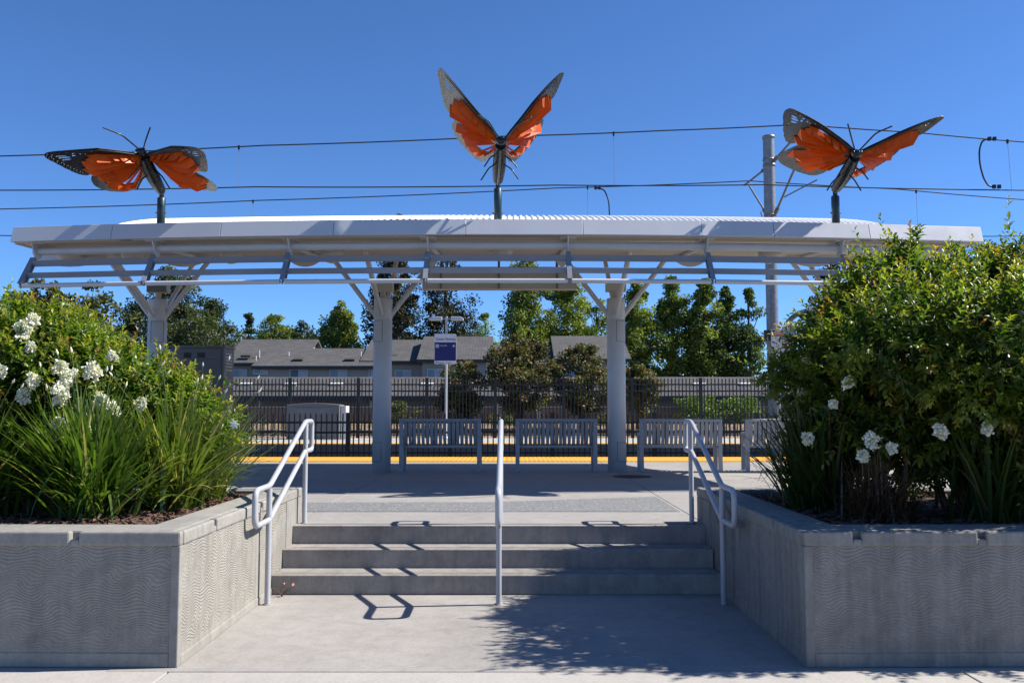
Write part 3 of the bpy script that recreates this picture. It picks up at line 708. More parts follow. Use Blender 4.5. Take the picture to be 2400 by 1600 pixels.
def butterfly(key, label):
    d = BF[key]; S = d['S']; o = Vector(d['o']); head = Vector(d['head']); tail = Vector(d['tail'])
    pz = 4.10; root = thing('butterfly_sculpture', (tail.x, tail.y, pz), label, 'sculpture', 'orange butterfly sculptures on the canopy')
    ax = (head - tail).normalized(); right = Vector((1, 0, 0)); right = (right - ax * right.dot(ax)).normalized(); ven = right.cross(ax).normalized()
    if ven.z > 0: ven = -ven
    # post with flange and bolts
    mb = MB(); mb.lathe((tail.x, tail.y, 0), [(0, pz - .06), (.0565, pz - .06), (.0565, tail.z - .10), (.05, tail.z - .09), (0, tail.z - .09)], 24)
    mb.build('post', M['teal'], root)
    mb = MB().tube([(tail.x, tail.y, tail.z - .12), tuple(tail)], .032, 10); mb.build('post_neck', M['body'], root)
    for s_ in (-1, 1): MB().tube([(tail.x + s_ * .05, tail.y, pz + .20), (tail.x + s_ * .078, tail.y, pz + .20)], .012, 8).build('bolt', M['galv'], root)
    # body: core, ribs, head
    L = (head - tail).length; n = 30; core = []; rad = []
    def spine(t): return tail.lerp(head, t) - ven * (.03 * math.sin(t * math.pi)) * -1
    for i in range(9): core.append(spine(i / 8)); rad.append(.034)
    MB().tube(core, rad, 10).build('body_core', M['body'], root)
    mb = MB()
    for i in range(n):
        t = i / (n - 1) * .9; r = .066 + .024 * math.sin(min(1, t * 1.15) * math.pi * .9) - (.018 if t < .05 else 0)
        p = spine(t); mb.tube([p - ax * .0055, p + ax * .0055], r, 18)
    mb.build('rib_rings', M['body'], root)
    mb = MB()
    ps = [spine(t / 10) + ven * (.062 + .024 * math.sin(min(1, t / 10 * 1.15) * math.pi * .9) - (.012 if t == 0 else 0)) for t in range(10)]
    mb.tube(ps, .016, 8); mb.build('keel_rod', M['plateg'], root)
    mb = MB(); hc = head; rr = .060; vs = []
    for a in range(9):
        th = math.pi * a / 8
        for b_ in range(16): ph = 2 * math.pi * b_ / 16; vs.append(hc + (ax * math.cos(th) * .9 + right * math.sin(th) * math.cos(ph) * 1.1 + ven * math.sin(th) * math.sin(ph)) * rr)
    mb.add(vs, [(a * 16 + b_, a * 16 + (b_ + 1) % 16, (a + 1) * 16 + (b_ + 1) % 16, (a + 1) * 16 + b_) for a in range(8) for b_ in range(16)], True)
    for s_ in (-1, 1): mb.lathe(hc + right * s_ * .05 + ax * .025, [(0, -.028), (.02, -.02), (.028, 0), (.02, .02), (0, .028)], 10)
    mb.build('head', M['body'], root)
    # antennae (as measured, in the plane of the head)
    ant = {'L': [((326, 350), (285, 316), (241, 299)), ((336, 350), (341, 330), (352, 299))],
           'C': [((1169, 324), (1146, 286), (1121, 269)), ((1184, 325), (1213, 292), (1245, 274))],
           'R': [((2003, 351), (1996, 325), (1987, 291)), ((2015, 352), (2053, 312), (2091, 296))]}[key]
    for a3 in ant:
        y = [head.y, head.y - .25, head.y - .42]
        MB().tube(fillet([at(p[0], p[1], yy) for p, yy in zip(a3, y)], .06), .0105, 8).build('antenna', M['body'], root)
    legs = {'L': [((360, 380), (330, 389), (301, 419)), ((345, 412), (332, 420), (322, 443)), ((363, 396), (381, 415), (399, 444))],
            'C': [((1166, 361), (1149, 369), (1135, 391)), ((1164, 382), (1145, 395), (1127, 423)), ((1176, 361), (1197, 374), (1213, 393)), ((1176, 382), (1199, 397), (1215, 420))],
            'R': [((1992, 387), (2020, 401), (2035, 421)), ((1984, 407), (2002, 421), (2018, 447)), ((1969, 410), (1950, 428), (1938, 447))]}[key]
    for a3 in legs:
        t = .55; y0 = head.lerp(tail, t).y - .05; y = [y0 - .05, y0 - .20, y0 - .16]
        MB().tube(fillet([at(p[0], p[1], yy) for p, yy in zip(a3, y)], .04), .010, 8).build('leg', M['body'], root)
    for sd in 'LR':
        U, Vv, dst = d['W'][sd]; U = Vector(U); Vv = Vector(Vv); U = (U - Vv * U.dot(Vv)).normalized(); Nn = U.cross(Vv).normalized()
        if Nn.y > 0 and abs(Nn.y) > abs(Nn.z): Nn = -Nn
        if Nn.z > 0: Nn = -Nn                       # underside, the side that faces the street
        f = warp(T0, np.array(dst)); fr = (o, U, Vv, Nn, S)
        pm = M['plateg'] if (key == 'C' and sd == 'L') or (key == 'L' and sd == 'R') else M['plate']
        holes = list(FHOLES)
        if key == 'R' and sd == 'L': holes.append([(.34, .245), (.44, .30), (.55, .325), (.56, .30), (.45, .255), (.34, .215)])
        plate_mesh(FORE, holes, f, fr, .008, 0).build('forewing_plate', pm, root)
        hh = [h_ for h_ in HHOLES]
        op = {('L', 'L'): 6, ('L', 'R'): 8, ('C', 'L'): 6, ('C', 'R'): 6, ('R', 'L'): 9, ('R', 'R'): 6}[(key, sd)]
        rt = Vector((.03, .0))
        he = resample(HEDGE, 9)
        for i in range(op, 9):
            a, b_ = he[i], he[i + 1]; m_ = (a + b_) / 2
            q = [rt + (a - rt) * .26, rt + (a - rt) * .77, rt + (b_ - rt) * .77, rt + (b_ - rt) * .26]; c_ = rt + (m_ - rt) * .55
            hh.append([tuple(c_ + (p - c_) * .84) for p in q])
        plate_mesh(HIND, hh, f, fr, .008, -.03).build('hindwing_plate', pm, root)
        fe = FEDGE if not (key == 'R' and sd == 'L') else FEDGE
        fan_mesh(fe, (.02, .03), f, fr, .012, .100, 7).build('forewing_ribs', M['orange'], root, fix=True)
        fan_mesh(HEDGE, (.03, 0), f, fr, -.018, .080, 9, open_from=op).build('hindwing_ribs', M['orange'], root, fix=True)
        # dark rib along the leading edge
        le = [FORE[i] for i in (0, 2, 4, 6, 8)]; q = f([(a, b_ - .02) for a, b_ in le])
        MB().tube([o + (U * a + Vv * b_) * S + Nn * .02 for a, b_ in q], [.014, .013, .011, .008, .004], 8).build('leading_rib', M['plate'], root)
        le = [(0, .14), (.12, .235), (.25, .305), (.35, .36), (.454, .41)]
    return root
butterfly('L', 'left orange butterfly sculpture with wings spread flat on its dark post')
butterfly('C', 'middle orange butterfly sculpture with wings raised in a tall V')
butterfly('R', 'right orange butterfly sculpture tilted, one wing up beside the galvanised pole')

# ------------------------------------------------------------------ benches
def make_bench():
    W, Hh = 1.39, .885
    b_ = thing('bench', (0, 0, 0), 'x', 'bench', 'grey slatted metal benches under the canopy')
    # local: back towards -y, seat in front at +y
    MB().obox((0, -.005, Hh - .015), (1, 0, 0), (0, 1, .3), (0, -.3, 1), W / 2, .028, .018).build('top_rail', M['bench'], b_, bevel=.004)
    MB().box(-W / 2 + .06, W / 2 - .06, .12, .15, .40, .44).build('seat_rail', M['bench'], b_, bevel=.004)
    mb = MB(); nsl = 17
    for i in range(nsl):
        x = -W / 2 + .105 + (W - .21) * i / (nsl - 1)
        path = [(.012, .865), (.05, .70), (.085, .55), (.125, .47), (.17, .445), (.30, .435), (.44, .44), (.50, .43), (.52, .40)]
        w = .0265; t = .006; vs = []
        for (y, z) in path: vs += [(x - w, y, z), (x + w, y, z), (x + w, y - t, z + t * .3), (x - w, y - t, z + t * .3)]
        fs = []
        for k in range(len(path) - 1):
            q = k * 4; fs += [(q, q + 1, q + 5, q + 4), (q + 1, q + 2, q + 6, q + 5), (q + 2, q + 3, q + 7, q + 6), (q + 3, q, q + 4, q + 7)]
        mb.add(vs, fs)
    mb.build('slats', M['bench'], b_)
    for s in (-1, 1):
        x = s * (W / 2 - .035)
        m2 = MB(); m2.prism([(x - .034, -.01, 0), (x - .034, .05, 0), (x - .034, .075, .45), (x - .034, .03, .875), (x - .034, -.02, .875), (x - .034, .01, .45)], (.068, 0, 0))
        m2.build('rear_leg', M['bench'], b_, bevel=.004)
        m2 = MB(); m2.prism([(x - .034, .47, 0), (x - .034, .53, 0), (x - .034, .52, .62), (x - .034, .46, .60)], (.068, 0, 0)); m2.build('front_leg', M['bench'], b_, bevel=.004)
        m2 = MB(); m2.prism([(x - .034, .05, .605), (x - .034, .50, .605), (x - .034, .545, .60), (x - .034, .55, .63), (x - .034, .50, .655), (x - .034, .05, .655)], (.068, 0, 0)); m2.build('armrest', M['bench'], b_, bevel=.006)
        MB().box(x - .02, x + .02, .04, .50, .40, .44).build('side_rail', M['bench'], b_)
        for y in (.02, .50): MB().box(x - .045, x + .045, y - .04, y + .04, 0, .008).build('foot_plate', M['bench'], b_)
    return b_
def copy_tree(o, parent=None):
    c = o.copy(); COL.objects.link(c)
    if parent is not None: c.parent = parent
    for ch in list(kids.get(o.name, ())): copy_tree(ch, c)
    return c
bench0 = make_bench()
kids = {}
for ob in list(COL.objects):
    if ob.parent: kids.setdefault(ob.parent.name, []).append(ob)
spots = [(-1.22, 15.27, 0, 'grey slatted bench in shade just right of the second column from the left'),
         (.755, 15.27, 0, 'grey slatted bench in shade between the middle handrail and the third column'),
         (2.86, 15.25, -.05, 'sunlit grey bench seen behind the right handrail'),
         (4.66, 15.25, -.10, 'sunlit grey bench half hidden by the leaves of the right bush')]
for i, (x, y, a, lab) in enumerate(spots):
    b_ = bench0 if i == 0 else copy_tree(bench0)
    b_.location = (x, y, .488); b_.rotation_euler = (0, 0, a); b_['label'] = lab

# dark round stain-like cover by the third column
t = thing('drain_cover', (1.87, 14.45, .484), 'flat dark round drain cover on the platform in front of the third column', 'drain cover')
MB().lathe((1.90, 14.3, 0), [(0, .489), (.30, .489), (.31, .484)], 32).build('cover_plate', painted('dark_iron', (.03, .025, .022), .8), t)

# ------------------------------------------------------------------ fences
def fence(name, label, x0, x1, Y, zg, ztop, rails, bay, step, off, post_w=.06, pk=.0095, cap=.03):
    f = thing(name, ((x0 + x1) / 2, Y, zg), label, 'fence')
    n0 = math.ceil((x0 - off) / bay); n1 = math.floor((x1 - off) / bay)
    for k in range(n0, n1 + 1):
        x = off + k * bay; MB().box(x - post_w / 2, x + post_w / 2, Y - post_w / 2, Y + post_w / 2, zg, ztop + .02).build('post', M['black'], f)
        if k < n1:
            mb = MB(); n = round((bay - post_w) / step)
            for j in range(1, n):
                xx = x + bay * j / n; mb.box(xx - pk, xx + pk, Y - pk, Y + pk, zg + .06, ztop - .02)
                mb.add([(xx - pk, Y - pk, ztop - .02), (xx + pk, Y - pk, ztop - .02), (xx + pk, Y + pk, ztop - .02), (xx - pk, Y + pk, ztop - .02), (xx, Y, ztop + .01)], [(0, 1, 4), (1, 2, 4), (2, 3, 4), (3, 0, 4)])
            for z in rails: mb.box(x + post_w / 2, x + bay - post_w / 2, Y - .018, Y + .018, z - .028, z + .028)
            mb.build('picket_panel', M['black'], f)
    return f
Yf = 23.9
fence('track_fence', 'low black picket fence standing between the two tracks', -21, 22, Yf, 0, 1.44, [1.20, .935, .40], 2.71, .134, at(577, 1000, Yf).x, .115, .0165)
Yf = 33.95
fence('back_fence', 'tall black picket fence behind the far platform', -32, 32, Yf, .46, 2.72, [2.49, 2.24, .74, .60], 2.59, .1275, at(678, 1000, Yf).x, .12, .0185)

# ------------------------------------------------------------------ cabinets
A = at(391, 811, 17.0); B_ = at(523, 811, 17.0)
t = thing('equipment_cabinet', ((A.x + B_.x) / 2, 17.0, .48), 'tall grey metal equipment cabinet with two dark vents behind the left bush', 'cabinet')
x0, x1, z1 = A.x, B_.x + .02, A.z - .03
MB().box(x0, x1, 17.0, 17.62, .48, z1).build('housing', M['cabinet'], t, bevel=.008)
MB().box(x0 - .02, x1 + .02, 16.98, 17.64, z1, z1 + .045).build('lid', M['cabinet'], t, bevel=.006)
zz = at(430, 887, 17).z; zt = at(430, 842, 17).z; zb = 1.2
MB().box(x0 + .02, x1 - .05, 16.985, 16.999, zt + .006, z1 - .02).build('upper_panel', M['cabinet'], t, bevel=.003)
MB().box(x0 + .02, x1 - .05, 16.985, 16.999, zz + .03, zt - .006).build('middle_panel', M['cabinet'], t, bevel=.003)
MB().box(x0 + .02, x1 - .05, 16.985, 16.999, .52, zz - .02).build('lower_door', M['cabinet'], t, bevel=.003)
for px in (431, 463):
    a = at(px, 826, 16.98); b2 = at(px + 17, 838, 16.98); mb = MB()
    mb.box(a.x, b2.x, 16.978, 16.984, b2.z, a.z)
    mb.build('front_vent', M['cabdark'], t)
for r_ in range(6):
    for c_ in range(3):
        y = 17.14 + c_ * .13; z = at(530, 828, 17.1).z - r_ * .062
        MB().obox((x1 + .004, y, z), (1, 0, -.6), (0, 1, 0), (.6, 0, 1), .012, .045, .010).build('side_louver', M['fascia'], t)
MB().box(x1 - .03, x1 - .015, 16.96, 16.998, .9, 1.05).build('door_handle', M['cabdark'], t)

A = at(672, 944, 32.2); B_ = at(795, 1028, 32.2)
t = thing('utility_cabinet', ((A.x + B_.x) / 2, 32.2, .48), 'low wide dark grey utility cabinet on the far platform, its right side toned pale for sunlight', 'cabinet')
mb = MB(); n = 8; top = [(A.x + (B_.x - A.x) * k / n, 32.2, A.z - .06 + .06 * math.sin(math.pi * k / n)) for k in range(n + 1)]
mb.prism([(A.x, 32.2, .48)] + top + [(B_.x, 32.2, .48)], (0, .9, 0)); mb.build('housing', M['cabinet'], t, bevel=.02)
cx, cz = (A.x + B_.x) / 2, (A.z + .48) / 2 + .1
mb = MB(); mb.add([(A.x + .1, 32.19, A.z - .15), (B_.x - .1, 32.19, A.z - .15), (B_.x - .1, 32.19, .58), (A.x + .1, 32.19, .58), (cx, 32.13, cz)], [(0, 1, 4), (1, 2, 4), (2, 3, 4), (3, 0, 4)])
mb.build('front_panel', M['cabinet'], t, fix=True)
MB().box(B_.x + .02, B_.x + .20, 32.35, 33.0, .48, A.z - .1).build('sunlit_tone_box', M['fascia'], t, bevel=.01)  # pale colour of this added box stands in for sunlight on the right side

# ------------------------------------------------------------------ station sign with lamp mast
Y = 32.0; P0 = at(1045, 1029, Y); PT = at(1045, 742, Y); X0 = P0.x
t = thing('lamp_post', (X0, Y, .48), 'slim white lamp post with two flat lamp heads on the far platform', 'street lamp')
MB().tube([(X0, Y, .48), (X0, Y, PT.z)], .045, 14).build('post', M['rail'], t)
MB().lathe((X0, Y, 0), [(.0, .60), (.08, .60), (.11, .50), (.11, .48)], 16).build('base_plate', M['rail'], t)
zl = at(1045, 747, Y).z
for s in (-1, 1):
    MB().box(min(X0 + s * .04, X0 + s * .17), max(X0 + s * .04, X0 + s * .17), Y - .03, Y + .03, zl - .04, zl + .04).build('lamp_arm', M['galv'], t)
    mb = MB(); mb.prism([(X0 + s * .16, Y - .12, zl + .07), (X0 + s * .50, Y - .12, zl + .07), (X0 + s * .60, Y - .12, zl + .02), (X0 + s * .62, Y - .12, zl - .06), (X0 + s * .16, Y - .12, zl - .06)], (0, .24, 0))
    mb.build('lamp_head', M['fascia'], t, bevel=.015)
a = at(1018.5, 782, Y - .08); c2 = at(1069, 853, Y - .08); yS = Y - .08
t2 = thing('station_sign', ((a.x + c2.x) / 2, yS, c2.z), 'blue and white station name sign with a white arrow on the slim lamp post', 'sign')
def rrect(x0, x1, z0, z1, r, y, n=5):
    pts = []
    for (cx, cz, a0) in ((x1 - r, z1 - r, 0), (x0 + r, z1 - r, 90), (x0 + r, z0 + r, 180), (x1 - r, z0 + r, 270)):
        for k in range(n + 1): an = R(a0 + 90 * k / n); pts.append((cx + r * math.cos(an), y, cz + r * math.sin(an)))
    return pts
MB().prism(rrect(a.x, c2.x, c2.z, a.z, .05, yS), (0, .03, 0)).build('sign_board', M['white'], t2)
w = c2.x - a.x; h = a.z - c2.z
z_hi = at(1040, 802, yS).z; z_lo = at(1040, 845, yS).z
MB().box(a.x + .008, c2.x - .008, yS - .004, yS - .001, z_lo, z_hi).build('blue_field', M['navy'], t2)
def text(body, x, z, size, y, mat, name='lettering', parent=None, ext=.001, bold=0.0, wscale=1.0, align='LEFT'):
    cu = bpy.data.curves.new('t', 'FONT'); cu.body = body; cu.size = size; cu.extrude = ext; cu.offset = bold; cu.align_x = align
    ob = bpy.data.objects.new('t', cu); COL.objects.link(ob); bpy.context.view_layer.update()
    me = bpy.data.meshes.new_from_object(ob); bpy.data.objects.remove(ob)
    me.transform(Matrix.Translation((x, y, z)) @ Matrix.Rotation(math.pi / 2, 4, 'X') @ Matrix.Diagonal((wscale, 1, 1, 1)))
    me.materials.clear(); return link_mesh(name, me, mat, parent)
text('Center Parkway', a.x + w / 2 + .01, at(1040, 797, yS).z, .118, yS - .004, M['navytext'], 'name_lettering', t2, bold=.001, wscale=.93, align='CENTER')
text('Watt/I-80', a.x + .20, at(1040, 811, yS).z, .06, yS - .006, M['lettering'], 'line_lettering', t2)
text('Regional', a.x + .14, at(1040, 851.5, yS).z, .062, yS - .004, M['navytext'], 'operator_lettering', t2); text('Transit', a.x + .42, at(1040, 851.5, yS).z, .062, yS - .004, M['navytext'], 'operator_lettering', t2)
ic = at(1025, 810.5, yS); mb = MB(); s = .058; yy = yS - .006
for (q0, q1, r0, r1) in ((-s, s, s - .018, s), (-s, s, -s, -s + .018), (-s, -s + .018, -s, s), (s - .018, s, -s, s), (-s * .45, s * .45, -s * .35, s * .1), (-s * .45, s * .45, s * .35, s * .5)):
    mb.box(ic.x + q0, ic.x + q1, yy - .001, yy, ic.z + r0, ic.z + r1)
mb.build('train_icon', M['lettering'], t2)
ar = at(1064, 810.5, yS); mb = MB()
mb.obox((ar.x, yy, ar.z), (1, 0, 0), (0, 1, 0), (0, 0, 1), .045, .001, .009)
for sg in (-1, 1): mb.obox((ar.x - .022, yy - .0005 * sg, ar.z + sg * .022), (1, 0, sg), (0, 1, 0), (-sg, 0, 1), .036, .001, .009)
mb.build('arrow', M['lettering'], t2)
lg = at(1023.5, 849, yS); MB().tube([(lg.x + .03 * math.cos(q), yS - .004, lg.z + .03 * math.sin(q)) for q in [k * math.pi / 8 for k in range(16)]], .006, 5, closed=True).build('round_logo', M['navytext'], t2)

# ------------------------------------------------------------------ overhead line pole
Y = 23.9; top = at(1801, 321, Y); PX = top.x
t = thing('line_pole', (PX, Y, 0), 'tall round galvanised pole carrying the overhead line brackets', 'pole')
MB().tube([(PX, Y, -.05), (PX, Y, top.z)], [.165, .15], 24).build('pole', M['galv'], t)
MB().lathe((PX, Y, top.z), [(.0, .05), (.10, .045), (.165, .02), (.168, -.04), (.155, -.045)], 24).build('pole_cap', M['galv'], t)
for py in (375, 388, 505):
    z = at(1801, py, Y).z; MB().lathe((PX, Y, z), [(.158, -.03), (.166, -.03), (.166, .03), (.158, .03)], 24).build('clamp_band', M['galvdark'], t)
# near bracket (towards the street) and far bracket, along y
def brk(tubes, arm):
    for p_ in tubes:
        MB().tube(p_, .028, 10).build('bracket_tube', M['galvdark'], t)
        a_, b__ = Vector(p_[0]), Vector(p_[1]); d_ = (b__ - a_).normalized()
        for tt in (.05, .10, .14): q = a_.lerp(b__, tt); MB().tube([q - d_ * .015, q + d_ * .015], .055, 12).build('insulator', M['galvdark'], t)
    MB().tube(arm, .018, 8).build('steady_arm', M['galvdark'], t)
brk([[at(1811, 380, 23.75), at(1886, 296, 21.25)], [at(1816, 503, 23.75), at(1862, 396, 21.6)]], [at(1838, 462, 22.6), at(1916, 421, 21.3)])
brk([[at(1796, 394, 24.05), at(1745, 434, 26.6)], [at(1797, 502, 24.1), at(1757, 437, 26.5)]], [at(1783, 498, 24.8), at(1800, 545, 26.6)])
A = at(1807, 772, Y - .2); B_ = at(1846, 800, Y - .2)
t3 = thing('danger_sign', ((A.x + B_.x) / 2, Y - .2, B_.z - .2), 'small white danger sign with a black header on the galvanised pole', 'sign')
yS = Y - .2
MB().box(A.x, A.x + .60, yS, yS + .012, A.z - .62, A.z).build('sign_board', M['white'], t3)
MB().box(A.x + .02, A.x + .58, yS - .004, yS - .001, A.z - .18, A.z - .02).build('header', M['black'], t3)
cx = A.x + .30; cz = A.z - .10
MB().prism([(cx + .25 * math.cos(q), yS - .007, cz + .066 * math.sin(q)) for q in [k * math.pi / 14 for k in range(28)]], (0, .002, 0)).build('oval', M['red'], t3)
MB().tube([(cx + .252 * math.cos(q), yS - .007, cz + .068 * math.sin(q)) for q in [k * math.pi / 14 for k in range(28)]], .005, 4, closed=True).build('oval_rim', M['lettering'], t3)
text('DANGER', cx, cz - .036, .105, yS - .010, M['lettering'], 'lettering', t3, bold=.001, align='CENTER')
MB().box(A.x - .17, A.x - .002, yS + .05, yS + .08, A.z - .30, A.z - .01).build('side_plate', M['black'], t3)
# curved metal arch beyond, seen at the right bush
Y = 26.5
t = thing('metal_arch', (at(1890, 800, Y).x, Y, .0), 'curved grey metal arch rising behind the right bush beside the danger sign', 'arch')
cpx, cpy, rx, ry = 1900, 800, 68, 72
pts = [at(cpx - rx * math.cos(R(q)), cpy - ry * math.sin(R(q)), Y) for q in range(0, 181, 10)]
z0 = .0
MB().tube([(pts[0].x - .05, Y, z0)] + pts + [(pts[-1].x + .05, Y, z0)], .075, 12).build('outer_tube', M['galv'], t)
pts2 = [at(cpx - (rx - 17) * math.cos(R(q)), cpy - (ry - 17) * math.sin(R(q)), Y) for q in range(0, 181, 10)]
MB().tube([(pts2[0].x, Y, z0)] + pts2 + [(pts2[-1].x, Y, z0)], .03, 8).build('inner_tube', M['galv'], t)

# ------------------------------------------------------------------ overhead wires
def wire_pts(ctrl, Y, n=12):
    out = []
    P = [at(px, py, Y) for px, py in ctrl]
    for i in range(len(P) - 1):
        sag = (P[i + 1] - P[i]).length * .0035
        for k in range(n if i < len(P) - 2 else n + 1):
            u = k / n; p = P[i].lerp(P[i + 1], u); p.z -= 4 * sag * u * (1 - u); out.append(p)
    return out
def line(name, label, Y, mess, cont, drops, jump):
    t = thing(name, at(1200, 500, Y), label, 'overhead line', 'overhead tram lines')
    MB().tube(wire_pts(mess, Y), .016, 6).build('messenger_wire', M['wire'], t)
    MB().tube(wire_pts(cont, Y), .015, 6).build('contact_wire', M['wire'], t)
    for (a_, b_) in drops:
        p, q = at(*a_, Y), at(*b_, Y); MB().tube([p, q], .0045, 5).build('dropper', M['galvdark'], t)
        MB().box(p.x - .02, p.x + .02, Y - .02, Y + .02, p.z - .08, p.z + .02).build('dropper_clip', M['wire'], t)
    for j in jump:
        P = [at(px, py, Y) for px, py in j]; MB().tube(fillet(P, .25, 6), .021, 8).build('jumper_cable', M['wire'], t)
        for q in (P[0], P[-1]):
            for dx in (-.03, .09): MB().box(q.x + dx - .035, q.x + dx + .035, Y - .03, Y + .03, q.z - .04, q.z + .05).build('jumper_clamp', M['wire'], t)
line('overhead_line', 'nearer pair of overhead wires with a long curved jumper at its right end', 21.2,
     [(-300, 376), (0, 366), (620, 341), (1170, 320), (1560, 306), (1872, 292), (2150, 311), (2400, 333), (2700, 362)],
     [(-300, 449), (0, 446), (600, 438), (1300, 434), (1790, 433), (2400, 446), (2700, 454)],
     [((1438, 311), (1440, 433)), ((2361, 329), (2371, 445)), ((560, 343), (560, 439))],
     [[(2322, 326), (2303, 328), (2295, 350), (2296, 385), (2306, 420), (2318, 437), (2333, 438)]])
line('overhead_line', 'farther pair of overhead wires, the lower one hidden behind the canopy', 26.6,
     [(-300, 502), (0, 490), (600, 470), (1300, 441), (1757, 424), (2100, 443), (2400, 468), (2700, 497)],
     [(-300, 552), (0, 552), (1200, 549), (2400, 553), (2700, 555)],
     [((593, 470), (593, 550)), ((1377, 438), (1378, 549)), ((2147, 447), (2152, 551))],
     [[(1398, 441), (1416, 444), (1427, 470), (1429, 515), (1431, 548)]])

# ------------------------------------------------------------------ houses behind
def gable_roof(parent, x0, x1, y0, y1, ze, zr, ov=.35, th=.14, mat='shingle', name='roof'):
    ym = (y0 + y1) / 2; mb = MB()
    a0, a1 = x0 - ov, x1 + ov; e0 = y0 - ov; e1 = y1 + ov
    k = (zr - ze) / (ym - y0); zl = ze - k * ov
    P = [(e0, zl), (ym, zr), (e1, zl), (e1, zl - th), (ym, zr - th), (e0, zl - th)]
    mb.prism([(a0, a, b) for a, b in P], (a1 - a0, 0, 0)); o = mb.build(name, M[mat], parent)
    MB().box(a0 + .02, a1 - .02, e0 - .03, e0 - .002, zl - th - .10, zl - .015).build('eave_board', M['darktrim'], parent)
    return zl
def block(parent, px0, px1, pyr, pye, Y, depth, ov=.35, wall='siding'):
    A = at(px0, pye, Y); B_ = at(px1, pye, Y); ze = A.z + .10; zr = at(px0, pyr, Y + depth / 2).z
    k = (zr - ze) / (depth / 2); ze = ze + 0
    mb = MB(); mb.box(A.x + ov, B_.x - ov, Y, Y + depth, .7, ze)
    mb.build('wall', M[wall], parent)
    for x in (A.x + ov, B_.x - ov - .05):
        MB().prism([(x, Y, ze), (x, Y + depth / 2, zr - .12), (x, Y + depth, ze)], (.05, 0, 0)).build('gable_wall', M['cream'], parent)
    gable_roof(parent, A.x + ov, B_.x - ov, Y, Y + depth, ze, zr, ov)
def window(parent, px0, py0, px1, py1, Y, curtain=.45, tall=.9):
    a = at(px0, py0, Y - .06); b_ = at(px1, py1, Y - .06); z1 = a.z; z0 = min(b_.z, z1 - tall); y = Y - .06; fw = .07
    mb = MB(); mb.box(a.x - fw, b_.x + fw, y, y + .05, z1, z1 + fw); mb.box(a.x - fw, b_.x + fw, y, y + .05, z0 - fw, z0)
    mb.box(a.x - fw, a.x, y, y + .05, z0, z1); mb.box(b_.x, b_.x + fw, y, y + .05, z0, z1); xm = (a.x + b_.x) / 2; mb.box(xm - .03, xm + .03, y + .005, y + .045, z0, z1)
    o = mb.build('window', M['trim'], parent)
    MB().box(a.x, xm - .03, y + .02, y + .03, z0, z1).build('pane', M['glass'], o)
    MB().box(xm + .03, b_.x, y + .02, y + .03, z0, z1).build('pane', M['curtain'], o)
h1 = thing('house', (at(690, 860, 62).x, 62, .8), 'left grey townhouse with a low roof and small upper windows behind the picket fences', 'house', 'grey townhouses behind the station')
block(h1, 520, 712, 795, 849, 62.6, 9.2)
block(h1, 592, 880, 816, 857, 61.0, 8.5)
for w_ in ((596, 866, 626, 874, .25), (681, 867, 719, 880, 1.0), (774, 867, 811, 880, 1.0), (866, 867, 876, 874, .4)): window(h1, w_[0], w_[1], w_[2], w_[3], 61.0, tall=w_[4])
window(h1, 548, 867, 577, 880, 62.6)
MB().box(at(632, 864, 60.8).x, at(644, 864, 60.8).x, 60.75, 60.98, at(632, 866, 60.8).z, at(632, 864, 60.8).z).build('wall_lamp', M['ventw'], h1)
h2 = thing('house', (at(1000, 860, 62).x, 62, .8), 'middle grey townhouse with the tallest stepped ridge right behind the blue station sign', 'house', 'grey townhouses behind the station')
block(h2, 845, 1010, 796, 845, 62.0, 9.5)
block(h2, 978, 1153, 788, 841, 60.6, 9.0)
block(h2, 1120, 1310, 808, 852, 61.4, 8.6)
window(h2, 928, 869, 962, 880, 62.0); window(h2, 1003, 866, 1036, 880, 60.6); window(h2, 1150, 872, 1170, 880, 61.4)
h3 = thing('house', (at(1390, 860, 62).x, 62, .8), 'right grey townhouse with a sloping gable end beside the third column', 'house', 'grey townhouses behind the station')
block(h3, 1298, 1478, 787, 840, 60.8, 9.5)
window(h3, 1340, 868, 1370, 880, 60.8)
for (px, py, Y, h_) in ((608, 825, 63.2, h1), (677, 828, 63.2, h1), (600, 838, 62.2, h1), (846, 828, 63.0, h1), (1135, 820, 62.4, h2), (915, 824, 63.6, h2), (1320, 820, 62.6, h3), (1387, 820, 62.6, h3)):
    p = at(px, py, Y); MB().tube([(p.x, p.y, p.z - .4), (p.x, p.y, p.z + .12)], .04, 8).build('vent_pipe', M['ventw'], h_)
for (px, py, Y, h_) in ((577, 833, 63.0, h1), (699, 842, 61.9, h1), (820, 842, 61.9, h1), (921, 833, 63.0, h2), (1170, 835, 62.6, h2)):
    p = at(px, py, Y); mb = MB(); mb.obox(tuple(p), (1, 0, 0), (0, 1, .3), (0, -.3, 1), .34, .22, .07); mb.build('roof_vent', M['darktrim'], h_)
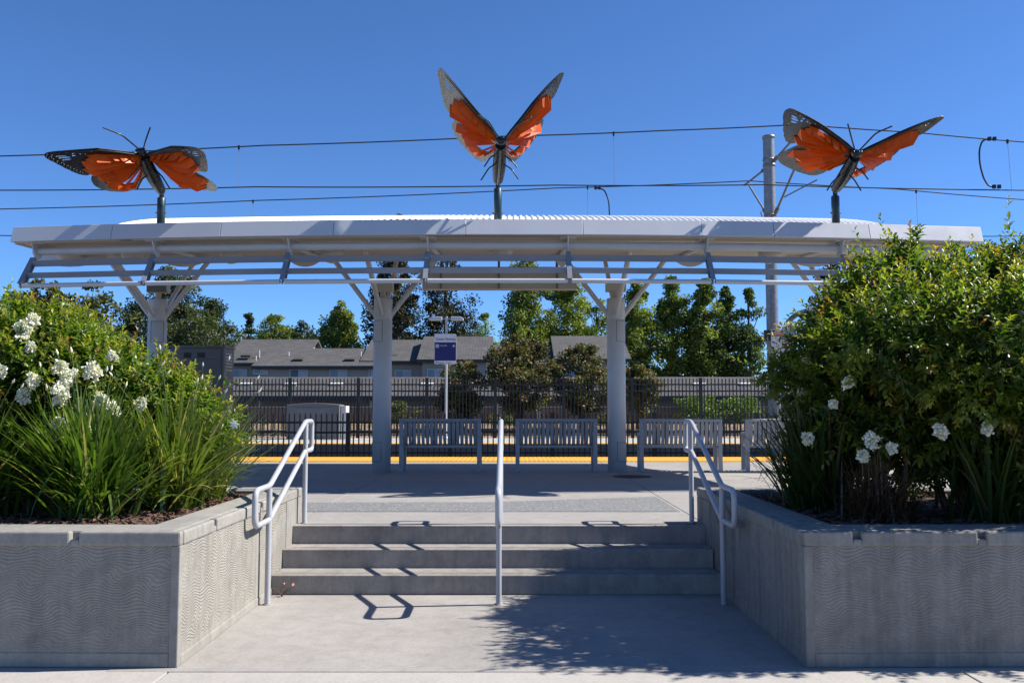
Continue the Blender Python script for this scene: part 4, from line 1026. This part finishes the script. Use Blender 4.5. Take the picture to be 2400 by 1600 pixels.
# long single-storey carport roof
g = thing('carport', (at(1150, 930, 50).x, 50, .8), 'long low carport with a grey shingle roof and a row of white roof vents', 'carport')
Y = 50.0; A = at(430, 932, Y); B_ = at(2200, 932, Y); zr = at(1000, 883, Y + 3.6).z; ze = A.z + .16
gable_roof(g, A.x, B_.x, Y + .3, Y + 6.9, ze + .05, zr, .3, .16)
MB().box(A.x, B_.x, Y + 1.2, Y + 6.8, .75, ze - .05).build('wall', M['siding'], g)
for px in range(480, 2150, 130): p = at(px, 932, Y + .5); MB().box(p.x - .07, p.x + .07, Y + .45, Y + .6, .75, ze - .02).build('post', M['trim'], g)
for k in range(-1, 15):
    p = at(575 + 106.5 * k, 909, Y + 1.95); mb = MB(); mb.obox((p.x, p.y, ze + .05 + (zr - ze - .05) * 1.65 / 3.3 + .05), (1, 0, 0), (0, 1, .38), (0, -.38, 1), .36, .20, .05); mb.build('roof_vent', M['ventw'], g, bevel=.015)
# block boundary wall
wl = thing('boundary_wall', (0, 44.5, .8), 'long tan boundary wall behind the tall picket fence', 'wall')
zt = at(1000, 952, 44.5).z
MB().box(-60, 60, 44.5, 44.7, .5, zt - .06).build('wall_blocks', M['boards'], wl)
MB().box(-60, 60, 44.46, 44.74, zt - .06, zt).build('wall_cap', M['capw'], wl)
for px in (1163, 1262):
    p = at(px, 945, 44.2); MB().box(p.x - .09, p.x + .09, 44.3, 44.45, .6, p.z).build('gate_post', M['capw'], wl)

# ------------------------------------------------------------------ vegetation tools
def unit(v): return v / (np.linalg.norm(v, axis=-1, keepdims=True) + 1e-9)
def leaves(name, P, D, Up, Ls, Ws, C, mat, parent, droop=.25, simple=False):
    """P base points, D tip directions, Up leaf normals"""
    D = unit(D); Sd = unit(np.cross(D, Up)); Nn = np.cross(Sd, D); Ls = Ls[:, None]; Ws = Ws[:, None]; n = len(P)
    if simple:
        V = np.stack([P - Sd * Ws, P + D * Ls * .5 - Sd * Ws * 1.1 + Nn * Ws * .3, P + D * Ls + Sd * Ws * .3, P + D * Ls * .4 + Sd * Ws * 1.2], 1).reshape(-1, 3)
        i = np.arange(n)[:, None] * 4; F = np.concatenate([i + [0, 1, 2], i + [0, 2, 3]], 0); C = np.repeat(C, 4, 0)
    else:
        c1 = P + D * Ls * .30 - Nn * Ls * .01; c2 = P + D * Ls * .66 - Nn * Ls * droop * .35; up = Nn * Ws * .40
        V = np.stack([P, c1 - Sd * Ws * .92 + up, c1 + Sd * Ws * .92 + up, c1, c2 - Sd * Ws * .84 + up, c2 + Sd * Ws * .84 + up, c2, P + D * Ls - Nn * Ls * droop], 1).reshape(-1, 3)
        i = np.arange(n)[:, None] * 8
        F = np.concatenate([i + k for k in ([0, 3, 1], [0, 2, 3], [1, 3, 6], [1, 6, 4], [3, 2, 5], [3, 5, 6], [4, 6, 7], [6, 5, 7])], 0); C = np.repeat(C, 8, 0)
    return np_mesh(name, V, F, mat, parent, C)
def in_any(P, E, shrink=1.0):
    m_ = np.zeros(len(P), bool)
    for c, r in E: m_ |= (((P - c) / (np.array(r) * shrink)) ** 2).sum(1) < 1
    return m_
def shrub(root, E, nshoot, seed, leafL=.055, tipcol=(.30, .17, .035), midcol=(.115, .155, .018), darkcol=(.028, .062, .010), inner=9000, upb=.7, young=.55, shootL=(.16, .36)):
    rg = np.random.default_rng(seed); E = [(np.array(c, float), np.array(r, float)) for c, r in E]
    area = np.array([(r[0] * r[1] + r[1] * r[2] + r[0] * r[2]) for c, r in E]); pr = area / area.sum()
    P = []; O = []
    for e, (c, r) in enumerate(E):
        n = int(nshoot * pr[e]); d = unit(rg.normal(size=(n, 3))); q = .80 + .20 * rg.random((n, 1)) ** .5
        lump = 1 + .10 * np.sin(d[:, :1] * 7 + e) * np.sin(d[:, 2:] * 6 + 2 * e) + .06 * np.sin(d[:, 1:2] * 13)
        P.append(c + d * r * q * lump); O.append(unit(d / r))
    P = np.vstack(P); O = np.vstack(O)
    keep = ~in_any(P, E, .72); P, O = P[keep], O[keep]; n = len(P)
    D = unit(O * .8 + np.array([0, 0, upb]) + rg.normal(size=(n, 3)) * .35)
    L = rg.uniform(*shootL, n) * (1 + .7 * (rg.random(n) < .08)); k = 15; t = np.linspace(.0, 1, k)
    bend = unit(rg.normal(size=(n, 3))) * .12
    pts = P[:, None] + D[:, None] * (L[:, None] * t)[..., None] + bend[:, None] * (L[:, None] * t ** 2)[..., None]
    Dk = np.repeat(D[:, None], k, 1)
    ref = unit(np.cross(D, rg.normal(size=(n, 3)))); ref2 = np.cross(D, ref); a0 = rg.random(n) * 6.28
    ang = a0[:, None] + np.arange(k)[None] * 2.4 + rg.normal(size=(n, k)) * .3
    side = ref[:, None] * np.cos(ang)[..., None] + ref2[:, None] * np.sin(ang)[..., None]
    tt = np.broadcast_to(t, (n, k)); fw = (.35 + .5 * tt)[..., None]
    LD = unit(side * (1 - fw * .5) + Dk * fw + np.array([0, 0, .12]))
    Up = unit(np.array([0, 0, 1.0]) + Dk * .4 - side * .2 + rg.normal(size=(n, k, 3)) * .25)
    ll = leafL * (1.15 - .5 * tt) * rg.uniform(.75, 1.25, (n, k)); ww = ll * rg.uniform(.19, .26, (n, k))
    col = np.array(midcol)[None, None] * np.ones((n, k, 1))
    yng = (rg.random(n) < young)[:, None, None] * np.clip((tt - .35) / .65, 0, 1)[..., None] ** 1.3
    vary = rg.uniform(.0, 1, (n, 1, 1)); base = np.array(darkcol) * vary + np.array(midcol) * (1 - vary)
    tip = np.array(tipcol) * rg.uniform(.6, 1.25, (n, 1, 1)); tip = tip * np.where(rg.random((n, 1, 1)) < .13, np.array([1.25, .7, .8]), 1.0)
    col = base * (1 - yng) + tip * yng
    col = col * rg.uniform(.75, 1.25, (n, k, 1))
    f = lambda a: a.reshape(-1, a.shape[-1])
    leaves('foliage', f(pts), f(LD), f(Up), ll.ravel(), ww.ravel(), f(col), M['leafn'], root)
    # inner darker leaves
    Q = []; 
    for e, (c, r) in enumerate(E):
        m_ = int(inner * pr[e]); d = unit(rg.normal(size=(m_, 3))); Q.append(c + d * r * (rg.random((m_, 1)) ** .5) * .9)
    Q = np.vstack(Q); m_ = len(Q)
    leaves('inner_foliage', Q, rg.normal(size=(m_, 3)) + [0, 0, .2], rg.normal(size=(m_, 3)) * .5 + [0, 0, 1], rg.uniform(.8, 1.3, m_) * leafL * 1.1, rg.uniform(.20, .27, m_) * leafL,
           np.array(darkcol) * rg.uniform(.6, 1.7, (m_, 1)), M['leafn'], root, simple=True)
    # stems and twigs
    mb = MB(); rs = random.Random(seed)
    base = Vector(ORG[root.name])
    for s_ in range(26):
        c, r = E[rs.randrange(len(E))]; top = Vector(c) + Vector((rs.uniform(-.6, .6) * r[0], rs.uniform(-.6, .6) * r[1], rs.uniform(.1, .8) * r[2]))
        b0 = base + Vector((rs.uniform(-.25, .25), rs.uniform(-.2, .2), 0)); m2 = b0.lerp(top, .5) + Vector((rs.uniform(-.1, .1), rs.uniform(-.1, .1), .12))
        mb.tube([b0, b0.lerp(m2, .5) + Vector((0, 0, .05)), m2, m2.lerp(top, .5), top], [.016, .014, .011, .008, .004], 5)
    mb.build('stems', M['stem'], root, fix=False)
    idx = rg.permutation(n)[:900]; V = []; F = []
    for j, i in enumerate(idx):
        a_, b_ = pts[i, 0] - D[i] * .1, pts[i, -1]; u = ref[i] * .0022; v = ref2[i] * .0022; q = j * 6
        V += [a_ + u, a_ - u * .5 + v * .87, a_ - u * .5 - v * .87, b_ + u * .4, b_ - u * .2 + v * .3, b_ - u * .2 - v * .3]
        F += [(q, q + 1, q + 4, q + 3), (q + 1, q + 2, q + 5, q + 4), (q + 2, q, q + 3, q + 5)]
    np_mesh('twigs', np.array(V), np.array(F), M['stem'], root)
def panicle(root, c, r, seed, n=260):
    rg = np.random.default_rng(seed); c = np.array(c, float)
    k = 26; cc = unit(rg.normal(size=(k, 3))) * rg.uniform(.45, 1, (k, 1)) * r * [.95, .95, 1.15]
    P = c + cc[rg.integers(0, k, n)] + rg.normal(size=(n, 3)) * r * .17
    D = unit(P - c + rg.normal(size=(n, 3)) * r * .8)
    col = np.array([.82, .81, .76]) * rg.uniform(.75, 1.05, (n, 1)) * np.where(rg.random((n, 1)) < .16, np.array([.75, .68, .28]), 1.0)
    leaves('flower_cluster', P, D, rg.normal(size=(n, 3)), rg.uniform(.014, .026, n), rg.uniform(.007, .011, n), col, M['petal'], root, droop=.1)
def strap_clump(x, y, z0, label, n, Lr, seed, cols, lean=(0, 0), spread=1.0, w=.0075, name='strap_leaf_plant', cat='plant', group=None, stalks=0, tipbend=.55, spots=()):
    rg = np.random.default_rng(seed); root = thing(name, (x, y, z0), label, cat, group); K = 8
    az = rg.random(n) * 2 * np.pi; b_ = np.stack([x + rg.normal(size=n) * .09, y + rg.normal(size=n) * .08, np.full(n, z0)], 1)
    tilt = np.abs(rg.normal(.42, .30, n)) * spread; tilt = np.clip(tilt, .03, 1.25); L = rg.uniform(*Lr, n) * (1 - .18 * (tilt > .9))
    hd = np.stack([np.cos(az), np.sin(az), np.zeros(n)], 1) + np.array([lean[0], lean[1], 0]) * .6
    hd = unit(hd); s_ = np.linspace(0, 1, K); pos = np.zeros((n, K, 3)); cur = b_.copy(); th = tilt * .75; dth = (rg.uniform(.2, 1, n) * tipbend * (.35 + tilt)) / (K - 1)
    W = []
    kink = rg.random(n) < .07; kk = rg.integers(3, K - 1, n)
    for j in range(K):
        pos[:, j] = cur; d = hd * np.sin(th)[:, None] + np.array([0, 0, 1.0]) * np.cos(th)[:, None]
        cur = cur + d * (L / (K - 1))[:, None]; th = th + dth * (1 + j * .25) + np.where(kink & (kk == j), 1.3, 0)
    floor_ = z0 - .04; pos[:, :, 2] = np.maximum(pos[:, :, 2], floor_ + .01 + .0 * pos[:, :, 2])
    sd = np.stack([-hd[:, 1], hd[:, 0], np.zeros(n)], 1); tw = rg.uniform(-.9, .9, n)[:, None]; sd = unit(sd + np.array([0, 0, 1.0]) * tw * .25 + hd * tw * .5)
    wd = (w * rg.uniform(.6, 1.35, n))[:, None] * np.array([.8, 1, 1.05, 1.05, .95, .8, .5, .06])[None]
    Lf = pos - sd[:, None] * wd[..., None]; Rt = pos + sd[:, None] * wd[..., None]
    V = np.stack([Lf, Rt], 2).reshape(-1, 3); q = np.arange(n)[:, None, None] * (2 * K) + np.arange(K - 1)[None, :, None] * 2
    F = (q + np.array([0, 1, 3, 2])).reshape(-1, 4)
    ca, cb, cd = [np.array(c) for c in cols]; t_ = rg.random((n, 1)); c_ = ca * t_ + cb * (1 - t_); c_ = np.where(rg.random((n, 1)) < .07, cd, c_)
    C = np.repeat(c_[:, None] * np.linspace(.9, 1.15, K)[None, :, None], 2, 1).reshape(-1, 3) if False else np.repeat(c_ , 2 * K, 0)
    np_mesh('blades', V, F, M['blade'], root, C, smooth=True)
    rs = random.Random(seed)
    for k in range(stalks):
        a = rs.uniform(0, 6.28); t2 = rs.uniform(.1, .6); l = Lr[1] * rs.uniform(.95, 1.25)
        p0 = Vector((x, y, z0)); d_ = Vector((math.cos(a) + lean[0], math.sin(a) * .5 - .2 + lean[1], 0)).normalized()
        p1 = p0 + d_ * l * math.sin(t2) * .45 + Vector((0, 0, l * .55)); p2 = p0 + d_ * l * math.sin(t2) + Vector((0, 0, l * math.cos(t2)))
        MB().tube([p0, p1, p2], [.0035, .003, .002], 5).build('flower_stalk', M['greenstalk'], root)
        u_ = (p2 - p1).normalized(); mb = MB(); mb.tube([p2, p2 + u_ * .018, p2 + u_ * .045], [.003, .009, .001], 6); mb.build('flower_bud', M['bud'], root)
    return root
M['greenstalk'] = painted('green_stalk', (.10, .14, .04), .6)
M['bud'] = painted('cream_bud', (.72, .66, .5), .6)

# ------------------------------------------------------------------ shrubs in the planters
def PX3(px, py, Y): return tuple(at(px, py, Y))
lb = thing('flowering_shrub', (-4.3, 7.6, .74), 'big bright green shrub with white flower clusters in the left planter', 'shrub', 'white flowering shrubs in the planters')
EL = [(PX3(40, 880, 7.5), (.78, .65, .38)), (PX3(150, 835, 7.6), (.42, .45, .20)), (PX3(-160, 860, 7.4), (.8, .75, .50)), (PX3(230, 890, 7.5), (.42, .45, .18)), (PX3(70, 785, 7.5), (.36, .36, .16)),
      (PX3(330, 935, 7.5), (.40, .40, .18)), (PX3(430, 965, 7.5), (.24, .30, .10)), (PX3(60, 1010, 7.4), (1.0, .5, .40)), (PX3(300, 1030, 7.6), (.65, .45, .28)), (PX3(-420, 930, 7.0), (.7, .8, .55)), (PX3(-10, 765, 7.3), (.16, .2, .12)), (PX3(450, 1040, 7.7), (.3, .4, .25))]
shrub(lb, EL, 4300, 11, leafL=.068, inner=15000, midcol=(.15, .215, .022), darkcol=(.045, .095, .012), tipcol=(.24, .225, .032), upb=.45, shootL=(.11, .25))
for i, (px, py, r, Y) in enumerate(((158, 890, .085, 6.72), (140, 862, .06, 6.8), (218, 868, .075, 6.8), (75, 893, .058, 6.75), (137, 925, .085, 6.62), (57, 928, .055, 6.8), (235, 940, .065, 6.8), (262, 960, .075, 6.85), (330, 948, .05, 6.9), (55, 775, .07, 6.9), (78, 750, .055, 6.95), (0, 868, .05, 6.7), (262, 833, .035, 6.95), (70, 815, .04, 6.9), (138, 990, .04, 6.6), (-60, 960, .07, 6.6))):
    panicle(lb, PX3(px, py, Y), r * .76, 100 + i, n=int(260 + 4200 * r))
rb = thing('flowering_shrub', (3.6, 7.2, .74), 'huge green shrub, dark below and bronze tipped above, filling the right planter', 'shrub', 'white flowering shrubs in the planters')
ER = [(PX3(2150, 850, 7.0), (.92, .8, .60)), (PX3(2130, 800, 6.15), (.50, .42, .30)), (PX3(2370, 830, 6.05), (.7, .42, .42)), (PX3(2800, 850, 6.1), (.9, .45, .5)), (PX3(2110, 690, 7.0), (.36, .4, .24)), (PX3(2270, 725, 6.9), (.55, .5, .32)), (PX3(2420, 745, 6.9), (.6, .6, .42)), (PX3(2015, 775, 7.3), (.34, .4, .32)),
      (PX3(1945, 850, 7.4), (.27, .35, .24)), (PX3(1838, 888, 7.5), (.17, .22, .09)), (PX3(1900, 950, 7.5), (.22, .3, .17)), (PX3(2200, 800, 7.9), (1.0, .5, .7)), (PX3(2020, 860, 7.9), (.45, .4, .5)), (PX3(2040, 970, 7.0), (.50, .5, .34)), (PX3(2380, 960, 6.7), (.9, .7, .55)), (PX3(2620, 850, 6.8), (.85, .8, .75)), (PX3(2200, 1010, 7.1), (.75, .5, .30)), (PX3(2060, 1080, 7.9), (.5, .3, .25)),
      (PX3(2470, 1120, 6.2), (.28, .3, .26)), (PX3(2133, 610, 7.0), (.07, .08, .16)), (PX3(2900, 900, 6.8), (.85, .85, .8)), (PX3(2365, 620, 6.9), (.12, .15, .10)), (PX3(1998, 700, 7.2), (.10, .12, .12))]
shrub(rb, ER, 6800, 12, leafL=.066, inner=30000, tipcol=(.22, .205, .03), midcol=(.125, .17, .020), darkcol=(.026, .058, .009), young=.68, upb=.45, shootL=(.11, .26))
for i, (px, py, r, Y) in enumerate(((2043, 1032, .062, 6.15), (2022, 1068, .045, 6.2), (2203, 1010, .055, 6.0), (2313, 1006, .042, 5.95), (1893, 1028, .048, 6.6), (1988, 897, .05, 6.35), (1952, 948, .03, 6.5), (2090, 1050, .035, 6.1), (2395, 738, .07, 6.2), (1850, 770, .06, 7.2), (1862, 792, .04, 7.1), (1984, 824, .04, 6.7), (1890, 850, .035, 7.0), (1880, 925, .05, 7.0))):
    panicle(rb, PX3(px, py, Y), r * .7, 200 + i, n=int(220 + 3600 * r))
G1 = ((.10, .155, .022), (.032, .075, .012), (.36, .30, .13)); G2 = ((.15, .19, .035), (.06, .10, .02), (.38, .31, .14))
Z0 = .745; gl = 'strap leaf clumps in the planters'
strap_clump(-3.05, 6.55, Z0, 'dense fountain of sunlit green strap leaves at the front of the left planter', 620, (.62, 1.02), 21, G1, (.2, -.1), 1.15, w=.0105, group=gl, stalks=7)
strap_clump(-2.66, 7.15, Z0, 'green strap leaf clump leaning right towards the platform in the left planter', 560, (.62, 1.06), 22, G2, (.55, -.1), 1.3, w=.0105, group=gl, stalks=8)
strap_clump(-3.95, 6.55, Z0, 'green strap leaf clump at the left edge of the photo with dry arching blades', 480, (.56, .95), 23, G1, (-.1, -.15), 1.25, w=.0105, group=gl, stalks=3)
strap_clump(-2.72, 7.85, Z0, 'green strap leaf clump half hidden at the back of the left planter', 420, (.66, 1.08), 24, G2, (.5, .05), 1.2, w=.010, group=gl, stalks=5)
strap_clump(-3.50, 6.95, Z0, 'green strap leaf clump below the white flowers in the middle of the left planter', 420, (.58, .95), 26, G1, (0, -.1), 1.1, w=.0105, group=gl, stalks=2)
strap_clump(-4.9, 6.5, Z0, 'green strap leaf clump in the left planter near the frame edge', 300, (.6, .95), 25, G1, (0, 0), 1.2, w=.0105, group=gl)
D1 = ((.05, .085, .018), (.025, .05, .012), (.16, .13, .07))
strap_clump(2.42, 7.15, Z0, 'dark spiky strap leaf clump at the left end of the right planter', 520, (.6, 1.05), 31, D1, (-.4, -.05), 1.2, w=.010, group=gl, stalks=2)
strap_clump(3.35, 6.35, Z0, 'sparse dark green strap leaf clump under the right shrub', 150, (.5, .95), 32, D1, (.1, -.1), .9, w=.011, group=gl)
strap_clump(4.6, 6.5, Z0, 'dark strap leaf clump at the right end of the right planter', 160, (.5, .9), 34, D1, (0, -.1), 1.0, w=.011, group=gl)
BR = ((.12, .065, .04), (.075, .04, .028), (.24, .17, .11))
strap_clump(2.60, 6.45, Z0, 'dry reddish brown grass tuft in the shade of the right planter', 520, (.26, .55), 33, BR, (0, -.15), 1.8, w=.005, name='dry_grass_tuft', cat='grass tuft')
# the single open white flower at the right of the strap leaves
fl = at(550, 993, 7.1)
t = thing('white_flower', tuple(fl), 'single open white flower at the right edge of the left strap leaves', 'flower')
rg = np.random.default_rng(4); k = 7; a = np.arange(k) / k * 6.28; D = np.stack([np.cos(a), np.full(k, -.5), np.sin(a)], 1)
leaves('petals', np.array([list(fl)] * k), D, np.tile([0, -1., .2], (k, 1)), np.full(k, .045), np.full(k, .009), np.full((k, 3), .8), M['petal'], t)
MB().tube([tuple(fl), (fl.x - .15, fl.y + .1, fl.z - .3), (-2.62, 7.3, Z0)], .003, 5).build('stalk', M['greenstalk'], t)

# ------------------------------------------------------------------ trees
def tree(name, label, px, pytop, pybase, wpx, Y, prof, seed, nclump, per, leaf, cols, group=None, cr=.55, trunk=True, cat='tree', gap=0.0, flat=.75, multistem=0, shellq=.55, zg=.3):
    rg = np.random.default_rng(seed); top = at(px, pytop, Y); bas = at(px, pybase, Y); Hh = top.z - bas.z; Rm = wpx / 2100.0 * Y / 2
    root = thing(name, (top.x, Y, zg), label, cat, group)
    t = rg.random(nclump); rad = np.interp(t, [p[0] for p in prof], [p[1] for p in prof]) * Rm
    # more clumps where the crown is wide
    pr = (rad + .30 * Rm) / (rad + .30 * Rm).sum(); t = rg.choice(t, nclump, p=pr) + rg.normal(size=nclump) * .02; t = np.clip(t, 0, 1)
    rad = np.interp(t, [p[0] for p in prof], [p[1] for p in prof]) * Rm
    az = rg.random(nclump) * 6.283; q = rg.random(nclump) ** shellq
    rad = rad + .05 * Rm
    lump = 1 + .16 * np.sin(az * 3 + t * 9 + seed) + .1 * np.sin(az * 5 - t * 17)
    C = np.stack([top.x + np.cos(az) * rad * q * lump, Y + np.sin(az) * rad * q * lump, bas.z + t * Hh], 1)
    sz = cr * rg.uniform(.55, 1.3, nclump) * (.34 + .66 * np.clip(rad / Rm, .12, 1))
    if Y > 50: leaf *= .72; per = int(per * 1.7)
    n = nclump * per; ci = np.repeat(np.arange(nclump), per)
    d = unit(rg.normal(size=(n, 3))); P = C[ci] + d * (rg.random((n, 1)) ** .5) * sz[ci][:, None] * [1, 1, flat]
    Dd = d * .6 + rg.normal(size=(n, 3)) * .7 + [0, 0, .1]; Up = d * .9 + [0, 0, .5] + rg.normal(size=(n, 3)) * .35
    cA, cB = np.array(cols[0]), np.array(cols[1]); tt = rg.random((nclump, 1)) ** 1.1; cc = (cA * tt + cB * (1 - tt))[ci] * rg.uniform(.7, 1.35, (n, 1))
    if len(cols) > 2: cc = np.where((rg.random((n, 1)) < .22) & (d[:, 2:] > -.2), np.array(cols[2]) * rg.uniform(.6, 1.2, (n, 1)), cc)
    L = leaf * rg.uniform(.6, 1.3, n)
    leaves('crown', P, Dd, Up, L, L * .36, cc, M['leaff'], root, simple=True)
    if trunk:
        mb = MB(); rs = random.Random(seed)
        if multistem:
            for k in range(multistem):
                a = rs.uniform(0, 6.28); e = Vector((top.x + math.cos(a) * Rm * .6 * rs.random(), Y + math.sin(a) * Rm * .6 * rs.random(), bas.z + Hh * rs.uniform(.35, .6)))
                b0 = Vector((top.x + rs.uniform(-.15, .15), Y + rs.uniform(-.1, .1), zg)); mb.tube([b0, b0.lerp(e, .4) + Vector((0, 0, .15)), e], [.035, .028, .012], 6)
        else:
            r0 = max(.10, Hh * .022); mb.tube([(top.x, Y, zg), (top.x + .1, Y, bas.z + Hh * .3), (top.x - .05, Y, bas.z + Hh * .65), (top.x, Y, bas.z + Hh * .9)], [r0, r0 * .8, r0 * .5, r0 * .12], 8)
            for k in rs.sample(range(nclump), min(22, nclump)):
                p = Vector(C[k]); z_ = bas.z + (p.z - bas.z) * .7; b0 = Vector((top.x, Y, max(zg + .5, z_))); mb.tube([b0, b0.lerp(p, .5) + Vector((0, 0, -.1)), p], [r0 * .3, r0 * .2, r0 * .06], 5)
        mb.build('trunk', M['bark'], root, fix=False)
    return root
RND = [(0, .45), (.15, .8), (.4, 1), (.65, .92), (.85, .6), (1, .12)]
CONE = [(0, .85), (.2, 1), (.45, .78), (.7, .48), (.9, .2), (1, .03)]
POP = [(0, .75), (.2, 1), (.5, .95), (.75, .62), (.9, .30), (1, .05)]
OAK = ((.075, .095, .03), (.022, .034, .012)); RED = ((.030, .038, .020), (.012, .018, .012), (.07, .048, .025)); GRN = ((.21, .25, .04), (.055, .085, .015)); LIT = ((.19, .27, .07), (.07, .11, .03)); DK = ((.035, .06, .018), (.012, .022, .008))
bt = 'trees behind the houses'
T = [
 ('tree', 'olive green broad tree above the left shrub, leftmost in the photo', 95, 655, 900, 170, 38, RND, 41, 90, 70, .17, ((.10, .105, .025), (.04, .05, .014)), bt, .5),
 ('tree', 'airy olive green tree with gaps, just left of the first column', 205, 664, 900, 160, 40, RND, 42, 80, 60, .17, ((.09, .10, .028), (.03, .045, .014)), bt, .5),
 ('evergreen_tree', 'big dark olive evergreen tree filling the gap behind the first column', 415, 630, 900, 215, 70, [(0, .9), (.3, 1), (.6, .9), (.85, .55), (1, .2)], 43, 190, 80, .26, OAK, bt, 1.0),
 ('evergreen_tree', 'dark evergreen tree just left of the first column, lower than its neighbour', 310, 720, 900, 100, 66, RND, 44, 60, 70, .25, DK, bt, .9),
 ('evergreen_tree', 'dark olive tree left of the small conifer tip', 500, 708, 900, 130, 74, RND, 45, 100, 70, .27, OAK, bt, .95),
 ('conifer_tree', 'small conifer with a thin bare tip above the left roof', 583, 732, 850, 60, 90, [(0, 1), (.35, .9), (.6, .35), (.7, .15), (.85, .22), (1, .05)], 46, 46, 60, .25, ((.07, .10, .025), (.025, .04, .012)), bt, .6),
 ('round_tree', 'round mid green tree above the left house ridge', 645, 740, 860, 82, 88, RND, 47, 70, 70, .27, GRN, bt, .8),
 ('round_tree', 'dark green tree between the round tree and the bright one, low above the roof', 715, 755, 870, 75, 86, RND, 48, 50, 70, .27, DK, bt, .8),
 ('round_tree', 'bright green leafy tree with a pointed top left of the second column', 797, 712, 900, 110, 80, [(0, .9), (.3, 1), (.6, .85), (.8, .5), (1, .12)], 49, 110, 80, .28, GRN, bt, .85),
 ('redwood_tree', 'tallest dark redwood whose tip shows above the canopy roof', 930, 498, 930, 155, 78, CONE, 50, 230, 80, .26, RED, bt, .85),
 ('redwood_tree', 'dark redwood behind the lamp post with a rounded top', 1045, 596, 930, 155, 80, [(0, .95), (.3, 1), (.55, .85), (.8, .62), (1, .25)], 51, 190, 80, .26, RED, bt, .85),
 ('round_tree', 'pale green small tree just right of the lamp post', 1138, 740, 880, 62, 92, RND, 52, 46, 60, .28, LIT, bt, .8),
 ('big_tree', 'big dense green tree right of the hanging sign, left of its pair', 1232, 598, 930, 130, 76, [(0, .95), (.3, 1), (.6, .9), (.85, .55), (1, .12)], 53, 190, 80, .28, GRN, bt, .9),
 ('big_tree', 'big dense green tree left of the third column, right of its pair', 1330, 655, 930, 130, 78, [(0, .9), (.3, 1), (.6, .9), (.85, .6), (1, .2)], 54, 170, 80, .28, GRN, bt, .9),
 ('round_tree', 'lower green tree close behind the third column', 1398, 695, 930, 80, 82, RND, 55, 70, 70, .27, GRN, bt, .8),
 ('poplar_tree', 'first tall poplar right of the third column', 1492, 668, 930, 108, 72, POP, 56, 150, 80, .27, GRN, bt, .75),
 ('poplar_tree', 'second poplar, the one with the broad double top', 1576, 652, 930, 112, 73, POP, 57, 160, 80, .27, GRN, bt, .75),
 ('poplar_tree', 'third poplar under the right louver bracket, tallest of its row', 1650, 654, 930, 94, 72, POP, 58, 150, 80, .27, GRN, bt, .72),
 ('poplar_tree', 'narrow poplar fourth in the row', 1700, 664, 930, 66, 74, POP, 59, 90, 80, .27, ((.10, .145, .03), (.03, .055, .012)), bt, .65),
 ('poplar_tree', 'loose pale green poplar at the right end of the row beside the pole', 1754, 682, 930, 96, 72, POP, 60, 95, 70, .27, ((.12, .16, .04), (.035, .06, .015)), bt, .7),
 ('redwood_tree', 'dark conifer behind the fourth column, seen at the edge of the right shrub', 1945, 560, 930, 120, 76, CONE, 61, 130, 80, .26, RED, bt, .85),
 ('round_tree', 'green tree whose top shows above the far right shrub', 2290, 560, 930, 220, 70, RND, 62, 150, 70, .27, GRN, bt, 1.0),
]
for a in T: tree(a[0], a[1], *a[2:12], a[12], group=a[13], cr=a[14], zg=.8 if a[6] > 50 else .5)
cm = 'reddish crape myrtles along the back fence'; CMc = ((.11, .115, .03), (.03, .042, .014), (.20, .075, .045))
MY = [('dark multi stemmed myrtle behind the lamp post', 1083, 845, 975, 112, 38.5, 71, 80), ('largest red tipped myrtle with bare stems behind the second bench', 1217, 790, 962, 165, 38.0, 72, 170),
      ('red tipped myrtle just left of the third column', 1365, 808, 965, 128, 38.5, 73, 120), ('small pinkish myrtle just right of the third column', 1500, 858, 965, 82, 38.5, 74, 60)]
for lab, px, p0, p1, w, Y, sd_, nc in MY:
    tree('myrtle_tree', lab, px, p0, p1, w, Y, [(0, .5), (.2, .85), (.5, 1), (.75, .8), (.9, .5), (1, .2)], sd_, nc, 90, .11, CMc, group=cm, cr=.36, multistem=14, zg=.6, shellq=.6)
hz = 'low shrubs in front of the boundary wall'
for lab, px, p0, p1, w, Y, sd_, nc in (('clipped bright green hedge, left half, behind the third bench', 1635, 934, 1008, 120, 43.2, 81, 60), ('clipped bright green hedge, right half, beside the galvanised pole', 1735, 934, 1008, 120, 43.2, 82, 60),
      ('loose yellowish shrub between the second column and the first bench', 940, 940, 1005, 85, 42.5, 83, 36), ('low green shrub beside the stems of the largest myrtle', 1190, 975, 1005, 60, 41.5, 84, 20), ('small dry shrub left of the third column foot', 1420, 978, 1008, 60, 41.5, 85, 18)):
    tree('low_shrub', lab, px, p0, p1, w, Y, [(0, .9), (.5, 1), (.9, .92), (1, .7)], sd_, nc, 80, .10, (((.15, .22, .03), (.05, .09, .015)) if sd_ < 83 else ((.12, .14, .04), (.05, .06, .02))), group=hz, cr=.32, trunk=False, cat='shrub', zg=.7, shellq=.7)
# dry grass tufts on the dirt bank: nobody could count them
rg = np.random.default_rng(77); n = 5000
P = np.stack([rg.uniform(-26, 30, n), rg.uniform(34.3, 43.5, n), np.zeros(n)], 1); P[:, 2] = .46 + .40 * np.clip((P[:, 1] - 33.7) / 10.8 * 1.3, 0, 1)
o = leaves('dry_grass', P, rg.normal(size=(n, 3)) * .5 + [0, 0, 1], rg.normal(size=(n, 3)), rg.uniform(.08, .26, n), rg.uniform(.01, .03, n), np.array([.33, .25, .13]) * rg.uniform(.5, 1.2, (n, 1)), M['leaff'], None, simple=True)
tag(o, kind='stuff')
